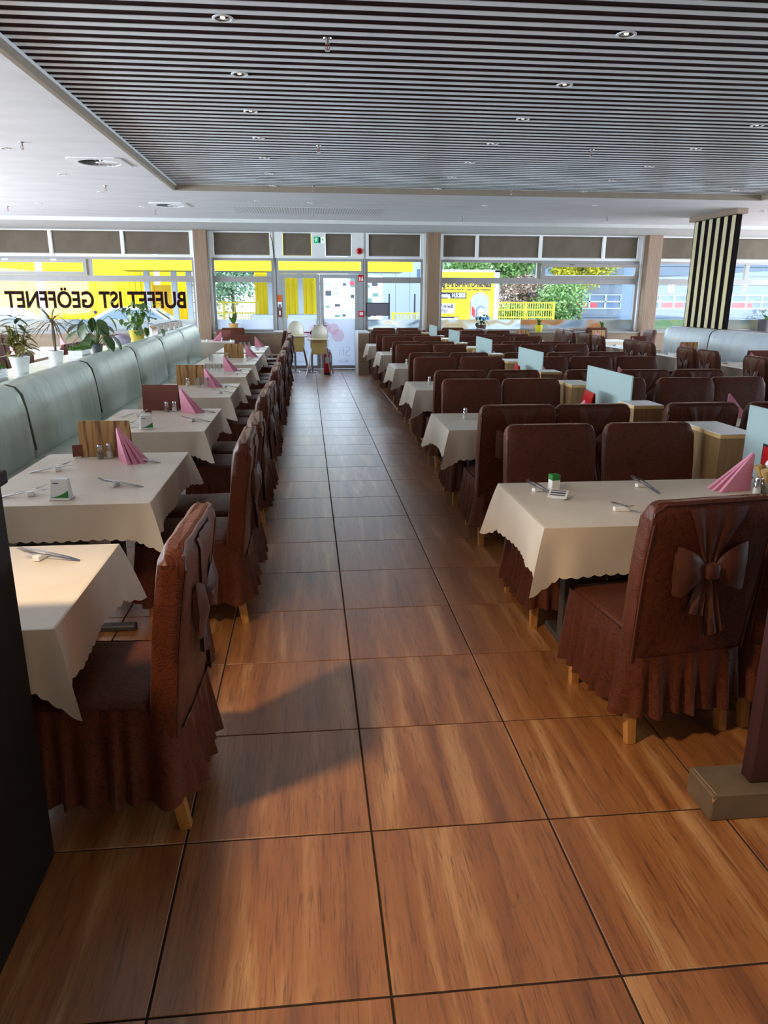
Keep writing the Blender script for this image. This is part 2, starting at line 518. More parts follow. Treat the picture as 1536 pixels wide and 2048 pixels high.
# ---------------------------------------------------------------- mesh helpers
class B:
    """Collects shapes and links them as ONE mesh object."""
    def __init__(s):
        s.v = []
        s.f = []

    def add(s, vs, fs):
        k = len(s.v)
        s.v += [tuple(x) for x in vs]
        s.f += [tuple(i + k for i in f) for f in fs]
        return s

    def box(s, x0, x1, y0, y1, z0, z1):
        v = [(x, y, z) for z in (z0, z1) for y in (y0, y1) for x in (x0, x1)]
        return s.add(v, [(0, 2, 3, 1), (4, 5, 7, 6), (0, 1, 5, 4), (2, 6, 7, 3), (0, 4, 6, 2), (1, 3, 7, 5)])

    def bevbox(s, x0, x1, y0, y1, z0, z1, b, seg=2):
        bm = bmesh.new()
        bmesh.ops.create_cube(bm, size=1)
        for v in bm.verts:
            v.co = Vector(((x0 + x1) / 2 + v.co.x * (x1 - x0), (y0 + y1) / 2 + v.co.y * (y1 - y0), (z0 + z1) / 2 + v.co.z * (z1 - z0)))
        bmesh.ops.bevel(bm, geom=bm.edges[:], offset=b, segments=seg, profile=0.5, affect='EDGES')
        bm.verts.index_update()
        s.add([v.co[:] for v in bm.verts], [[v.index for v in f.verts] for f in bm.faces])
        bm.free()
        return s

    def lathe(s, prof, n=16, c=(0, 0, 0), cap=True):
        vs, fs = [], []
        m = len(prof)
        for i in range(n):
            a = 2 * PI * i / n
            for r, z in prof:
                vs.append((c[0] + r * math.cos(a), c[1] + r * math.sin(a), c[2] + z))
        for i in range(n):
            j = (i + 1) % n
            for k in range(m - 1):
                fs.append((i * m + k, j * m + k, j * m + k + 1, i * m + k + 1))
        if cap:
            fs.append([i * m for i in range(n)][::-1])
            fs.append([i * m + m - 1 for i in range(n)])
        return s.add(vs, fs)

    def tube(s, pts, r, n=8, flat=1.0, up=(0, 0, 1)):
        pts = [Vector(p) for p in pts]
        rs = r if isinstance(r, (list, tuple)) else [r] * len(pts)
        vs, fs = [], []
        upv = Vector(up)
        for i, p in enumerate(pts):
            d = (pts[min(i + 1, len(pts) - 1)] - pts[max(i - 1, 0)]).normalized()
            a = d.cross(upv)
            if a.length < 1e-4:
                a = d.cross(Vector((1, 0, 0)))
            a.normalize()
            b = a.cross(d).normalized()
            for k in range(n):
                t = 2 * PI * k / n
                vs.append(p + a * rs[i] * math.cos(t) + b * rs[i] * flat * math.sin(t))
        for i in range(len(pts) - 1):
            for k in range(n):
                j = (k + 1) % n
                fs.append((i * n + k, i * n + j, (i + 1) * n + j, (i + 1) * n + k))
        fs.append(list(range(n))[::-1])
        fs.append([(len(pts) - 1) * n + k for k in range(n)])
        return s.add(vs, fs)

    def prism(s, poly, h, axis='z', base=0.0):
        """poly: 2-D outline (ccw); extruded along axis from base to base+h."""
        n = len(poly)
        def P(a, b, c):
            return {'z': (a, b, c), 'y': (a, c, b), 'x': (c, a, b)}[axis]
        vs = [P(a, b, base) for a, b in poly] + [P(a, b, base + h) for a, b in poly]
        fs = [list(range(n))[::-1], list(range(n, 2 * n))]
        for i in range(n):
            j = (i + 1) % n
            fs.append((i, j, n + j, n + i))
        return s.add(vs, fs)

    def grid(s, rows, closed=False):
        """rows: list of equally long point lists."""
        n = len(rows[0])
        vs = [p for r in rows for p in r]
        fs = []
        for i in range(len(rows) - 1):
            for k in range(n if closed else n - 1):
                j = (k + 1) % n
                fs.append((i * n + k, i * n + j, (i + 1) * n + j, (i + 1) * n + k))
        return s.add(vs, fs)

    def mesh(s, name, m=None, angle=35, weld=False):
        me = bpy.data.meshes.new(name)
        me.from_pydata(s.v, [], s.f)
        bm = bmesh.new()
        bm.from_mesh(me)
        if weld:
            bmesh.ops.remove_doubles(bm, verts=bm.verts[:], dist=1e-5)
        bmesh.ops.recalc_face_normals(bm, faces=bm.faces[:])
        bm.to_mesh(me)
        bm.free()
        me.polygons.foreach_set('use_smooth', [True] * len(me.polygons))
        me.set_sharp_from_angle(angle=R(angle))
        if m is not None:
            me.materials.append(M[m] if isinstance(m, str) else m)
        return me

    def build(s, name, m=None, parent=None, loc=None, rz=None, angle=35, **k):
        return ob(name, s.mesh(name, m, angle), parent, loc, rz, **k)


def ob(name, me, parent=None, loc=None, rz=None, label=None, cat=None, group=None, kind=None):
    o = bpy.data.objects.new(name, me)
    COL.objects.link(o)
    if parent is not None:
        o.parent = parent
    if loc is not None:
        o.location = loc
    if rz is not None:
        o.rotation_euler = rz if isinstance(rz, (tuple, list)) else (0, 0, rz)
    return tag(o, label, cat, group, kind)


def tag(o, label=None, cat=None, group=None, kind=None):
    for k, v in (('label', label), ('category', cat), ('group', group), ('kind', kind)):
        if v:
            o[k] = v
    return o


def thing(name, label, cat, loc=(0, 0, 0), rz=0, group=None):
    return ob(name, None, None, loc, rz, label, cat, group)


def struct(name, bm, m, **k):
    return bm.build(name, m, kind='structure', **k)


def copy_tree(src, loc, rz, label, group=None, skip=()):
    kids = {}
    for o in src.children:
        kids.setdefault(src.name, []).append(o)
    r = src.copy()
    COL.objects.link(r)
    r.location = loc
    r.rotation_euler = rz if isinstance(rz, (tuple, list)) else (0, 0, rz)
    r['label'] = label
    if group:
        r['group'] = group
    for ch in list(src.children):
        if ch.name.split('.')[0] in skip:
            continue
        c = ch.copy()
        COL.objects.link(c)
        c.parent = r
        for g in list(ch.children):
            d = g.copy()
            COL.objects.link(d)
            d.parent = c
    return r


def text_mesh(body, size, m, extrude=0.002, offset=0.0, align='CENTER'):
    cu = bpy.data.curves.new('lettering', 'FONT')
    cu.body = body
    cu.size = size
    cu.extrude = extrude
    cu.offset = offset
    cu.align_x = align
    o = bpy.data.objects.new('lettering', cu)
    COL.objects.link(o)
    dg = bpy.context.evaluated_depsgraph_get()
    me = bpy.data.meshes.new_from_object(o.evaluated_get(dg))
    bpy.data.objects.remove(o)
    bpy.data.curves.remove(cu)
    me.materials.clear()
    me.materials.append(M[m])
    return me



# ---------------------------------------------------------------- setting: floor, ceiling, walls
X0, X1, Y0, Y1 = -9.6, 14.4, -5.0, 17.2
ZC = 3.17
floor = struct('floor', B().box(X0, X1, Y0, Y1 + 0.2, -0.12, -0.004), 'grout')
tile_me = B()
g = 0.0034
tile_me.add([(g, g, -0.004), (0.6 - g, g, -0.004), (0.6 - g, 0.6 - g, -0.004), (g, 0.6 - g, -0.004),
             (g, g, -0.0015), (0.6 - g, g, -0.0015), (0.6 - g, 0.6 - g, -0.0015), (g, 0.6 - g, -0.0015),
             (g + .002, g + .002, 0), (0.598 - g, g + .002, 0), (0.598 - g, 0.598 - g, 0), (g + .002, 0.598 - g, 0)],
            [(0, 1, 5, 4), (1, 2, 6, 5), (2, 3, 7, 6), (3, 0, 4, 7), (4, 5, 9, 8), (5, 6, 10, 9), (6, 7, 11, 10), (7, 4, 8, 11), (8, 9, 10, 11)])
tile_me = tile_me.mesh('tile', 'tile', 10)
rest = B()
for i in range(-16, 24):
    for j in range(-8, 29):
        x, y = i * 0.6, j * 0.6
        if -4 <= i <= 4 and -2 <= j <= 26 and not (j > 14 and (i < -2 or i > 2)):
            ob('tile', tile_me, floor, (x, y, 0))
        else:
            a, b = x + g, x + 0.6 - g
            c, d = y + g, y + 0.6 - g
            rest.add([(a, c, 0), (b, c, 0), (b, d, 0), (a, d, 0)], [(0, 1, 2, 3)])
rest.build('tile_field', 'tile', floor, kind='stuff')

# ceiling with a recessed slatted field
OX0, OX1, OY0, OY1 = -2.02, 6.95, -3.2, 10.92
c = B()
c.box(X0, OX0, Y0, Y1, ZC, 3.42)
c.box(OX1, X1, Y0, Y1, ZC, 3.42)
c.box(OX0, OX1, OY1, Y1, ZC, 3.42)
c.box(OX0, OX1, Y0, OY0, ZC, 3.42)
ceiling = struct('ceiling', c, 'plaster')
B().box(OX0, OX1, OY0, OY1, 3.235, 3.40).build('backing_board', 'ceilboard', ceiling)
t = B()
zt0, zt1 = 3.155, 3.236
t.box(OX0 - 0.03, OX0 + 0.012, OY0, OY1, zt0, zt1)
t.box(OX1 - 0.012, OX1 + 0.03, OY0, OY1, zt0, zt1)
t.box(OX0 - 0.03, OX1 + 0.03, OY1 - 0.012, OY1 + 0.03, zt0, zt1)
struct('trim_1', t, 'trim')
t = B()
t.box(OX0 + 0.0125, OX0 + 0.030, OY0, OY1 - 0.013, 3.205, 3.232)
struct('trim_2', t, 'whitemetal')
PITCH = 0.1423
slat_me = B().box(OX0 + 0.032, OX1 - 0.014, -0.030, 0.030, 3.2305, 3.2345).mesh('slat', 'slat')
yy = 10.86
while yy > OY0 + 0.1:
    ob('slat', slat_me, ceiling, (0, yy, 0))
    yy -= PITCH
# lowered soffit along the windows
struct('trim_3', B().box(X0, X1, 15.1, Y1 + 0.2, 3.10, ZC), 'soffit')
pf = B().box(-1.4, 1.22, 12.92, 13.95, -0.004, 0.0).build('perforated_panel', 'perf', ceiling, (0, 0, ZC - 0.0005))

# downlights, sprinklers, vents
def downlight(x, y, z, label, group, big=1.0):
    t = thing('recessed_downlight', label, 'ceiling light', (x, y, z), 0, group)
    B().lathe([(0.062 * big, 0.0), (0.062 * big, -0.004), (0.052 * big, -0.007), (0.046 * big, -0.004), (0.046 * big, 0.0)], 20, cap=False).build('trim_ring', 'whitemetal', t)
    B().lathe([(0.046 * big, -0.003), (0.034 * big, 0.006), (0.016 * big, 0.008), (0.0, 0.008)], 20, cap=False).build('reflector', 'chrome', t)
    B().lathe([(0.0, -0.004), (0.013 * big, -0.003), (0.016 * big, 0.004), (0.012 * big, 0.007)], 12, cap=False).build('lamp', 'lampglow', t)
    return t

for xs, nm in ((-0.61, 'over the aisle'), (1.81, 'over the long tables'), (4.04, 'over the far chair rows')):
    for k in range(7):
        y = 4.12 + 1.12 * k
        downlight(xs, y, 3.2295, 'recessed downlight in the slatted ceiling %s, %s towards the windows' % (nm, ORD[k]), 'downlights %s' % nm)
downlight(6.22, 10.45, 3.2295, 'round recessed downlight at the far corner of the slatted ceiling', 'corner downlight')
for x, y, l in ((-3.27, 8.0, 'left of the near swirl vent'), (-3.22, 9.7, 'beyond the near swirl vent'), (-3.18, 11.38, 'between the two swirl vents'), (-4.6, 13.0, 'above the lettering window'),
                (-2.95, 13.2, 'beside the far swirl vent'), (-0.92, 12.16, 'over the left tables near the windows'), (2.86, 12.27, 'over the long tables near the windows'),
                (4.68, 12.02, 'over the tables behind the dividers'), (-0.07, 12.3, 'over the aisle near the door'), (7.9, 12.4, 'right of the striped screen')):
    downlight(x, y, ZC - 0.0005, 'small recessed downlight in the white plaster, ' + l, 'downlights in the plaster ceiling', 0.8)

def sprinkler(x, y, z, label, group):
    t = thing('fire_sprinkler', label, 'sprinkler', (x, y, z), 0, group)
    B().lathe([(0.028, 0), (0.026, -0.006), (0.012, -0.008)], 14).build('escutcheon', 'chrome', t)
    b = B().lathe([(0.010, -0.007), (0.010, -0.03), (0.006, -0.034)], 10)
    b.tube([(-0.011, 0, -0.028), (-0.015, 0, -0.05), (-0.006, 0, -0.066)], 0.0035, 6).tube([(0.011, 0, -0.028), (0.015, 0, -0.05), (0.006, 0, -0.066)], 0.0035, 6)
    b.build('frame_arm', 'trim', t)
    B().lathe([(0.003, -0.03), (0.003, -0.06), (0.001, -0.066)], 8).build('glass_bulb', 'redplastic', t)
    B().lathe([(0.0, -0.066), (0.017, -0.067), (0.017, -0.070), (0.0, -0.071)], 12, cap=False).build('deflector', 'chrome', t)

for x, y, l in ((0, 4.4, 'over the near aisle'), (0, 7.8, 'over the middle of the aisle'), (2.95, 7.66, 'over the middle of the long tables'), (-0.03, 10.8, 'at the far edge over the aisle'), (2.9, 10.75, 'at the far edge over the long tables')):
    sprinkler(x, y, 3.2295, 'dark sprinkler head below the slatted ceiling, ' + l, 'sprinklers in the slatted ceiling')
for x, y, l in ((-2.98, 7.65, 'in front of the near swirl vent'), (-2.93, 10.68, 'between the swirl vents'), (-5.29, 13.5, 'above the lettering window'), (-2.85, 13.8, 'beyond the far swirl vent'), (0, 14.0, 'before the door'),
                (2.85, 14.1, 'before the second wooden pillar'), (5.6, 13.76, 'before the tilted sash window'), (7.85, 13.73, 'right of the striped screen')):
    sprinkler(x, y, ZC - 0.0005, 'small sprinkler head below the plaster ceiling, ' + l, 'sprinklers in the plaster ceiling')

def vent(x, y, label):
    t = thing('swirl_vent', label, 'ceiling vent', (x, y, ZC - 0.0005), R(-2))
    b = B()
    n, ro, s = 32, 0.235, 0.30
    out, inn = [], []
    for i in range(n):
        a = 2 * PI * i / n + PI / n
        cx, sy = math.cos(a), math.sin(a)
        k = s / max(abs(cx), abs(sy))
        out.append((cx * k, sy * k))
        inn.append((cx * ro, sy * ro))
    b.grid([[(p[0], p[1], 0) for p in out], [(p[0], p[1], -0.012) for p in out], [(p[0], p[1], -0.016) for p in inn], [(p[0], p[1], 0) for p in inn]], True)
    b.build('frame', 'whitemetal', t)
    B().lathe([(0.234, -0.001), (0.0, -0.001)], 32, cap=False).build('dark_plenum', 'ventdark', t)
    bl = B()
    bl.add([(0.045, -0.006, -0.004), (0.225, -0.02, -0.006), (0.225, 0.012, -0.014), (0.045, 0.006, -0.010)], [(0, 1, 2, 3)])
    me = bl.mesh('vane', 'whitemetal')
    for i in range(20):
        ob('vane', me, t, (0, 0, 0), 2 * PI * i / 20)
    B().lathe([(0.0, -0.016), (0.04, -0.013), (0.046, -0.004)], 16, cap=False).build('hub', 'whitemetal', t)

vent(-2.5, 8.72, 'square white swirl vent in the plaster ceiling beside the slatted field')
vent(-2.42, 12.85, 'square swirl vent in the plaster ceiling close to the windows')

# shell walls (outside the frame) with window bands
def side_wall(name, x0, x1):
    b = B().box(x0, x1, Y0, Y1 + 0.2, 0, 0.88).box(x0, x1, Y0, Y1 + 0.2, 2.5, 3.42)
    for k in range(6):
        y = -5 + k * 4.36
        b.box(x0, x1, y, y + 0.3, 0.88, 2.5)
    struct(name, b, 'whitewall')
side_wall('wall_left', X0 - 0.2, X0)
side_wall('wall_right', X1, X1 + 0.2)
struct('wall_front', B().box(X0 - 0.2, X1 + 0.2, Y0 - 0.2, Y0, 0, 3.42), 'warmwall')

# back wall: parapet with deep ledge, pillars, transom wall
YW = 17.2
b = B()
for a, c2 in ((X0, -0.84), (1.17, X1)):
    b.box(a, c2, 16.92, YW + 0.2, 0, 0.86)
wall_back = struct('wall_back', b, 'wallpanel')
b = B()
for a, c2 in ((X0, -0.86), (1.19, X1)):
    b.box(a, c2, 16.90, YW - 0.06, 0.861, 0.885)
struct('trim_4', b, 'frame')
PIL = [(-7.91, -7.62), (-2.64, -2.354), (2.63, 2.926), (7.9, 8.24), (13.2, 13.5)]
for i, (a, c2) in enumerate(PIL):
    struct('pillar', B().bevbox(a, c2, 16.86, YW + 0.12, 0.0, 3.099, 0.006, 1), 'pillar')
for i, (a, c2) in enumerate(PIL):
    struct('trim_%d' % (5 + i), B().box(a - 0.05, a - 0.004, 17.08, 17.2, 0.89, 3.098).box(c2 + 0.004, c2 + 0.05, 17.08, 17.2, 0.89, 3.098), 'whitemetal')

# windows -----------------------------------------------------------------
ZS, ZF, ZT0, ZT1, ZH, ZW, ZB0, ZB1 = 0.886, 1.17, 2.0, 2.13, 2.47, 2.53, 2.585, 3.075
nwin = [0]

def ring(b, x0, x1, z0, z1, wd, ya, yb):
    b.box(x0, x0 + wd, ya, yb, z0, z1).box(x1 - wd, x1, ya, yb, z0, z1)
    b.box(x0 + wd, x1 - wd, ya, yb, z0, z0 + wd).box(x0 + wd, x1 - wd, ya, yb, z1 - wd, z1)

def window(x0, x1, upper, blinds, film, lower=None, sash=None, tilt=None):
    nwin[0] += 1
    b = B()
    ring(b, x0, x1, ZS, ZW, 0.055, YW - 0.03, YW + 0.06)
    W = struct('window_%d' % nwin[0], b, 'frame')
    B().box(x0 + 0.0555, x1 - 0.0555, YW - 0.035, YW + 0.06, ZT0, ZT1).build('transom', 'frame', W)
    xs = [x0 + 0.056] + [u for u in upper] + [x1 - 0.056]
    for u in upper:
        B().box(u - 0.05, u + 0.05, YW - 0.036, YW + 0.06, ZT1 + 0.001, ZW - 0.056).build('mullion', 'frame', W)
    for i in range(len(xs) - 1):
        a, c2 = xs[i] + (0.051 if i else 0.0), xs[i + 1] - (0.051 if i < len(xs) - 2 else 0.0)
        if tilt == i or sash == i:
            s = B()
            h = ZW - 0.056 - ZT1
            ring(s, 0, c2 - a, 0, h, 0.075, -0.055, 0.0)
            so = s.build('tilting_sash', 'frame', W, (a, YW - 0.036, ZT1 + 0.002), (R(13) if tilt == i else 0, 0, 0))
            B().box(0.076, c2 - a - 0.076, -0.03, -0.024, 0.076, h - 0.076).build('pane', 'glass', so)
            for k in (0.3, 0.72):
                hb = B().box((c2 - a) * k - 0.06, (c2 - a) * k + 0.06, -0.068, -0.0555, h - 0.03, h - 0.005)
                hb.build('hinge', 'chrome', so)
        else:
            B().box(a, c2, YW + 0.01, YW + 0.016, ZT1, ZW - 0.055).build('pane', 'glass', W)
    B().box(x0 + 0.055, x1 - 0.055, YW + 0.01, YW + 0.016, ZF, ZT0).build('pane', 'glass', W)
    B().box(x0 + 0.055, x1 - 0.055, YW + 0.008, YW + 0.014, ZS + 0.055, ZF).build('printed_film', film, W)
    # transom row above: white frame and roller blinds
    f = B()
    f.box(x0, x1, YW - 0.05, YW + 0.06, ZW + 0.001, ZB0 - 0.001).box(x0, x1, YW - 0.05, YW + 0.06, ZB1, 3.098)
    for u in blinds:
        f.box(u - 0.035, u + 0.035, YW - 0.05, YW + 0.06, ZB0, ZB1)
    f.build('transom_frame', 'whitemetal', W)
    return W

def blind(a, c2, label):
    t = thing('roller_blind', label, 'blind', ((a + c2) / 2, YW - 0.0, 0), 0, 'taupe roller blinds')
    hw = (c2 - a) / 2
    B().box(-hw, hw, 0.0, 0.004, ZB0 + 0.022, ZB1 - 0.03).build('fabric', 'blind', t)
    B().tube([(-hw, 0.002, ZB1 - 0.02), (hw, 0.002, ZB1 - 0.02)], 0.018, 10).build('roller', 'blind', t)
    B().box(-hw, hw, -0.006, 0.01, ZB0 + 0.004, ZB0 + 0.022).build('bottom_bar', 'frame', t)

def blinds(edges, label):
    for i in range(len(edges) - 1):
        blind(edges[i] + 0.04, edges[i + 1] - 0.04, (label + ', %s from the left' % ORD[i]) if len(edges) > 2 else label)

struct('trim_13', B().box(-0.899, -0.861, YW - 0.05, YW + 0.06, ZS, 3.098), 'doorframe')
struct('trim_14', B().box(1.181, 1.219, YW - 0.05, YW + 0.06, ZS, 3.098), 'doorframe')
struct('trim_15', B().box(-0.8609, -0.841, YW - 0.02, YW + 0.06, 0, 2.529).box(1.171, 1.1805, YW - 0.02, YW + 0.06, 0, 2.529), 'doorframe')
window(-7.57, -2.69, [-5.0], [-7.4, -5.79, -4.24, -2.73], 'filmG', sash=0)
blinds([-7.4, -5.79, -4.24, -2.73], 'taupe roller blind over the window with mirrored lettering')
window(-2.30, -0.90, [], [-2.27, -0.94], 'filmW')
blinds([-2.27, -0.94], 'taupe roller blind above the window with the orchid')
window(1.22, 2.575, [], [1.26, 2.54], 'filmA')
blinds([1.26, 2.54], 'taupe roller blind above the window beside the red alarm dome')
window(2.98, 7.85, [5.37], [3.01, 3.85, 5.38, 6.93, 7.81], 'filmB', tilt=1)
blinds([3.01, 3.85, 5.38, 6.93, 7.81], 'taupe roller blind above the window with the tilted sash')
window(8.30, 13.15, [10.62], [8.34, 9.75, 11.6, 13.1], 'filmD')
blinds([8.34, 9.75, 11.6, 13.1], 'taupe roller blind above the window behind the striped screen')
# second film of the wide window is the orange one
W4 = bpy.data.objects['window_4']
B().box(5.0, 7.79, YW + 0.004, YW + 0.0075, ZS + 0.056, ZF).build('printed_film', 'filmC', W4)
B().box(10.3, 13.09, YW + 0.004, YW + 0.0075, ZS + 0.056, ZF).build('printed_film', 'filmG', bpy.data.objects['window_5'])

# door -----------------------------------------------------------------
door = struct('door_1', B().box(-0.84, -0.74, YW - 0.03, YW + 0.07, 0, 2.2).box(1.06, 1.17, YW - 0.03, YW + 0.07, 0, 2.2)
              .box(-0.84, 1.17, YW - 0.03, YW + 0.07, 2.2005, 2.27).box(-0.84, 1.17, YW - 0.03, YW + 0.07, 2.47, 2.53)
              .box(-0.84, -0.79, YW - 0.03, YW + 0.07, 2.2705, 2.4695).box(1.12, 1.17, YW - 0.03, YW + 0.07, 2.2705, 2.4695)
              .box(-0.74, 1.06, YW - 0.03, YW + 0.07, -0.003, 0.012), 'doorframe')
B().box(-0.79, 1.12, YW + 0.01, YW + 0.016, 2.27, 2.47).build('pane', 'glass', door)
for nm, a, c2 in (('l', -0.735, 0.148), ('r', 0.152, 1.055)):
    lf = B()
    lf.box(a, a + 0.085, YW - 0.02, YW + 0.05, 0.02, 2.19).box(c2 - 0.085, c2, YW - 0.02, YW + 0.05, 0.02, 2.19)
    lf.box(a + 0.085, c2 - 0.085, YW - 0.02, YW + 0.05, 0.02, 0.10).box(a + 0.085, c2 - 0.085, YW - 0.02, YW + 0.05, 2.10, 2.19)
    L = lf.build('door_leaf', 'doorframe', door)
    B().box(a + 0.085, c2 - 0.085, YW + 0.01, YW + 0.016, 1.19, 2.10).build('pane', 'glass', L)
    B().box(a + 0.085, c2 - 0.085, YW + 0.01, YW + 0.016, 0.10, 1.1895).build('frosted_film', 'filmW', L)
h = B()
for x in (0.10, 0.20):
    h.tube([(x, YW - 0.02, 1.03), (x, YW - 0.07, 1.03), (x + (0.11 if x > 0.15 else -0.11), YW - 0.072, 1.03)], 0.010, 8)
    h.box(x - 0.02, x + 0.02, YW - 0.028, YW - 0.0202, 0.93, 1.13)
h.build('handle', 'chrome', door)
# white plaster above the door (between the blinds)
b = B()
b.box(-0.86, -0.68, YW - 0.05, YW + 0.06, ZW + 0.001, 3.098).box(-0.02, 0.29, YW - 0.05, YW + 0.06, ZW + 0.001, 3.098).box(0.90, 1.18, YW - 0.05, YW + 0.06, ZW + 0.001, 3.098)
b.box(-0.68, -0.02, YW - 0.05, YW + 0.06, ZW + 0.001, ZB0 - 0.001).box(-0.68, -0.02, YW - 0.05, YW + 0.06, ZB1, 3.098)
b.box(0.29, 0.90, YW - 0.05, YW + 0.06, ZW + 0.001, ZB0 - 0.001).box(0.29, 0.90, YW - 0.05, YW + 0.06, ZB1, 3.098)
struct('trim_10', b, 'whitewall')
blind(-0.67, -0.03, 'taupe roller blind above the left door leaf')
blind(0.30, 0.89, 'taupe roller blind above the right door leaf')
# stub walls beside the door
struct('wall_stub', B().box(0.955, 1.19, 15.86, 16.89, 0, 0.91), 'wallpanel')
struct('trim_11', B().box(0.945, 1.20, 15.85, 16.90, 0.911, 0.94), 'whitemetal')
B().box(0.950, 0.9545, 15.87, 16.88, 0, 0.908).build('side_panel', 'whitewall', bpy.data.objects['wall_stub'])
struct('trim_12', B().box(-0.93, -0.66, 16.62, 16.895, 0.905, 0.93), 'whitemetal')
struct('wall_stub', B().box(-0.92, -0.68, 16.64, 16.915, 0, 0.904), 'wallpanel')

# lettering and prints on the glass -----------------------------------------
t = thing('window_lettering', 'mirrored BUFFET IST GEÖFFNET in black and red on the glass', 'lettering', (-4.92, YW + 0.004, 1.43), PI)
def words(body, size, x, z, m, parent, name='lettering', dy=0.0, off=0.0, sx=1.0):
    o = ob(name, text_mesh(body, size, m, 0.0012, off), parent, (x, dy, z), (R(90), 0, 0))
    o.scale = (sx, 1, 1)
    return o
wt = text_mesh('BUFFET IST GEÖFFNET', 0.5, 'vinyl', 0.0012, 0.006)
wd = max(v.co.x for v in wt.vertices) - min(v.co.x for v in wt.vertices)
sx = 3.98 / wd
o = ob('lettering', wt, t, (0, 0.0018, 0), (R(90), 0, 0)); o.scale = (sx, 1, 1)
wt2 = text_mesh('BUFFET IST GEÖFFNET', 0.5, 'darkred', 0.0008, 0.016)
o = ob('red_outline', wt2, t, (0, -0.001, 0), (R(90), 0, 0)); o.scale = (sx, 1, 1)

t = thing('door_lettering', 'grey mirrored shop lettering on the frosted right door leaf', 'lettering', (0.58, YW + 0.0065, 0.3), PI)
words('Sh', 0.34, -0.13, 0.02, 'greyvinyl', t, off=-0.012)
words('Asian', 0.12, -0.1, -0.14, 'greyvinyl', t, off=-0.003)
t = thing('door_lettering', 'grey mirrored shop lettering on the frosted left door leaf', 'lettering', (-0.25, YW + 0.0065, 0.3), PI)
words('er', 0.34, 0.05, 0.02, 'greyvinyl', t, off=-0.012)
words('rant', 0.12, 0.1, -0.14, 'greyvinyl', t, off=-0.003)
t = thing('blossom_decal', 'pale pink blossom shaped decal on the frosted door film', 'decal', (0.2, YW + 0.005, 0.82))
for q, (dx, dz, r) in enumerate(((0.36, -0.02, 0.15), (0.06, 0.16, 0.13), (-0.2, 0.12, 0.11), (-0.26, -0.06, 0.12), (0.26, 0.13, 0.13), (-0.32, 0.02, 0.08))):
    B().prism([(dx + r * math.cos(a), dz + r * math.sin(a)) for a in [2 * PI * k / 24 for k in range(24)]], 0.0008 + 0.0004 * q, 'y').build('petal', 'pinkvinyl', t)


# ---------------------------------------------------------------- covered chairs
def rrect(hx, hy, r, n):
    """n points along a rounded rectangle, evenly by length, starting at front middle (0, +hy); with outward normals."""
    segs = []
    L = 0
    pts = []
    cor = [(hx - r, hy - r, 90, 0), (hx - r, -hy + r, 0, -90), (-hx + r, -hy + r, -90, -180), (-hx + r, hy - r, 180, 90)]
    path = [(0, hy, 0, 1)]
    for cx, cy, a0, a1 in cor:
        for k in range(7):
            a = R(a0 + (a1 - a0) * k / 6)
            path.append((cx + r * math.cos(a), cy + r * math.sin(a), math.cos(a), math.sin(a)))
    path.append((0, hy, 0, 1))
    d = [0]
    for i in range(1, len(path)):
        d.append(d[-1] + math.hypot(path[i][0] - path[i - 1][0], path[i][1] - path[i - 1][1]))
    out = []
    j = 0
    for i in range(n):
        s = d[-1] * i / n
        while d[j + 1] < s:
            j += 1
        u = (s - d[j]) / max(1e-9, d[j + 1] - d[j])
        q = [path[j][k] + (path[j + 1][k] - path[j][k]) * u for k in range(4)]
        l = math.hypot(q[2], q[3])
        out.append((q[0], q[1], q[2] / l, q[3] / l, s))
    return out, d[-1]


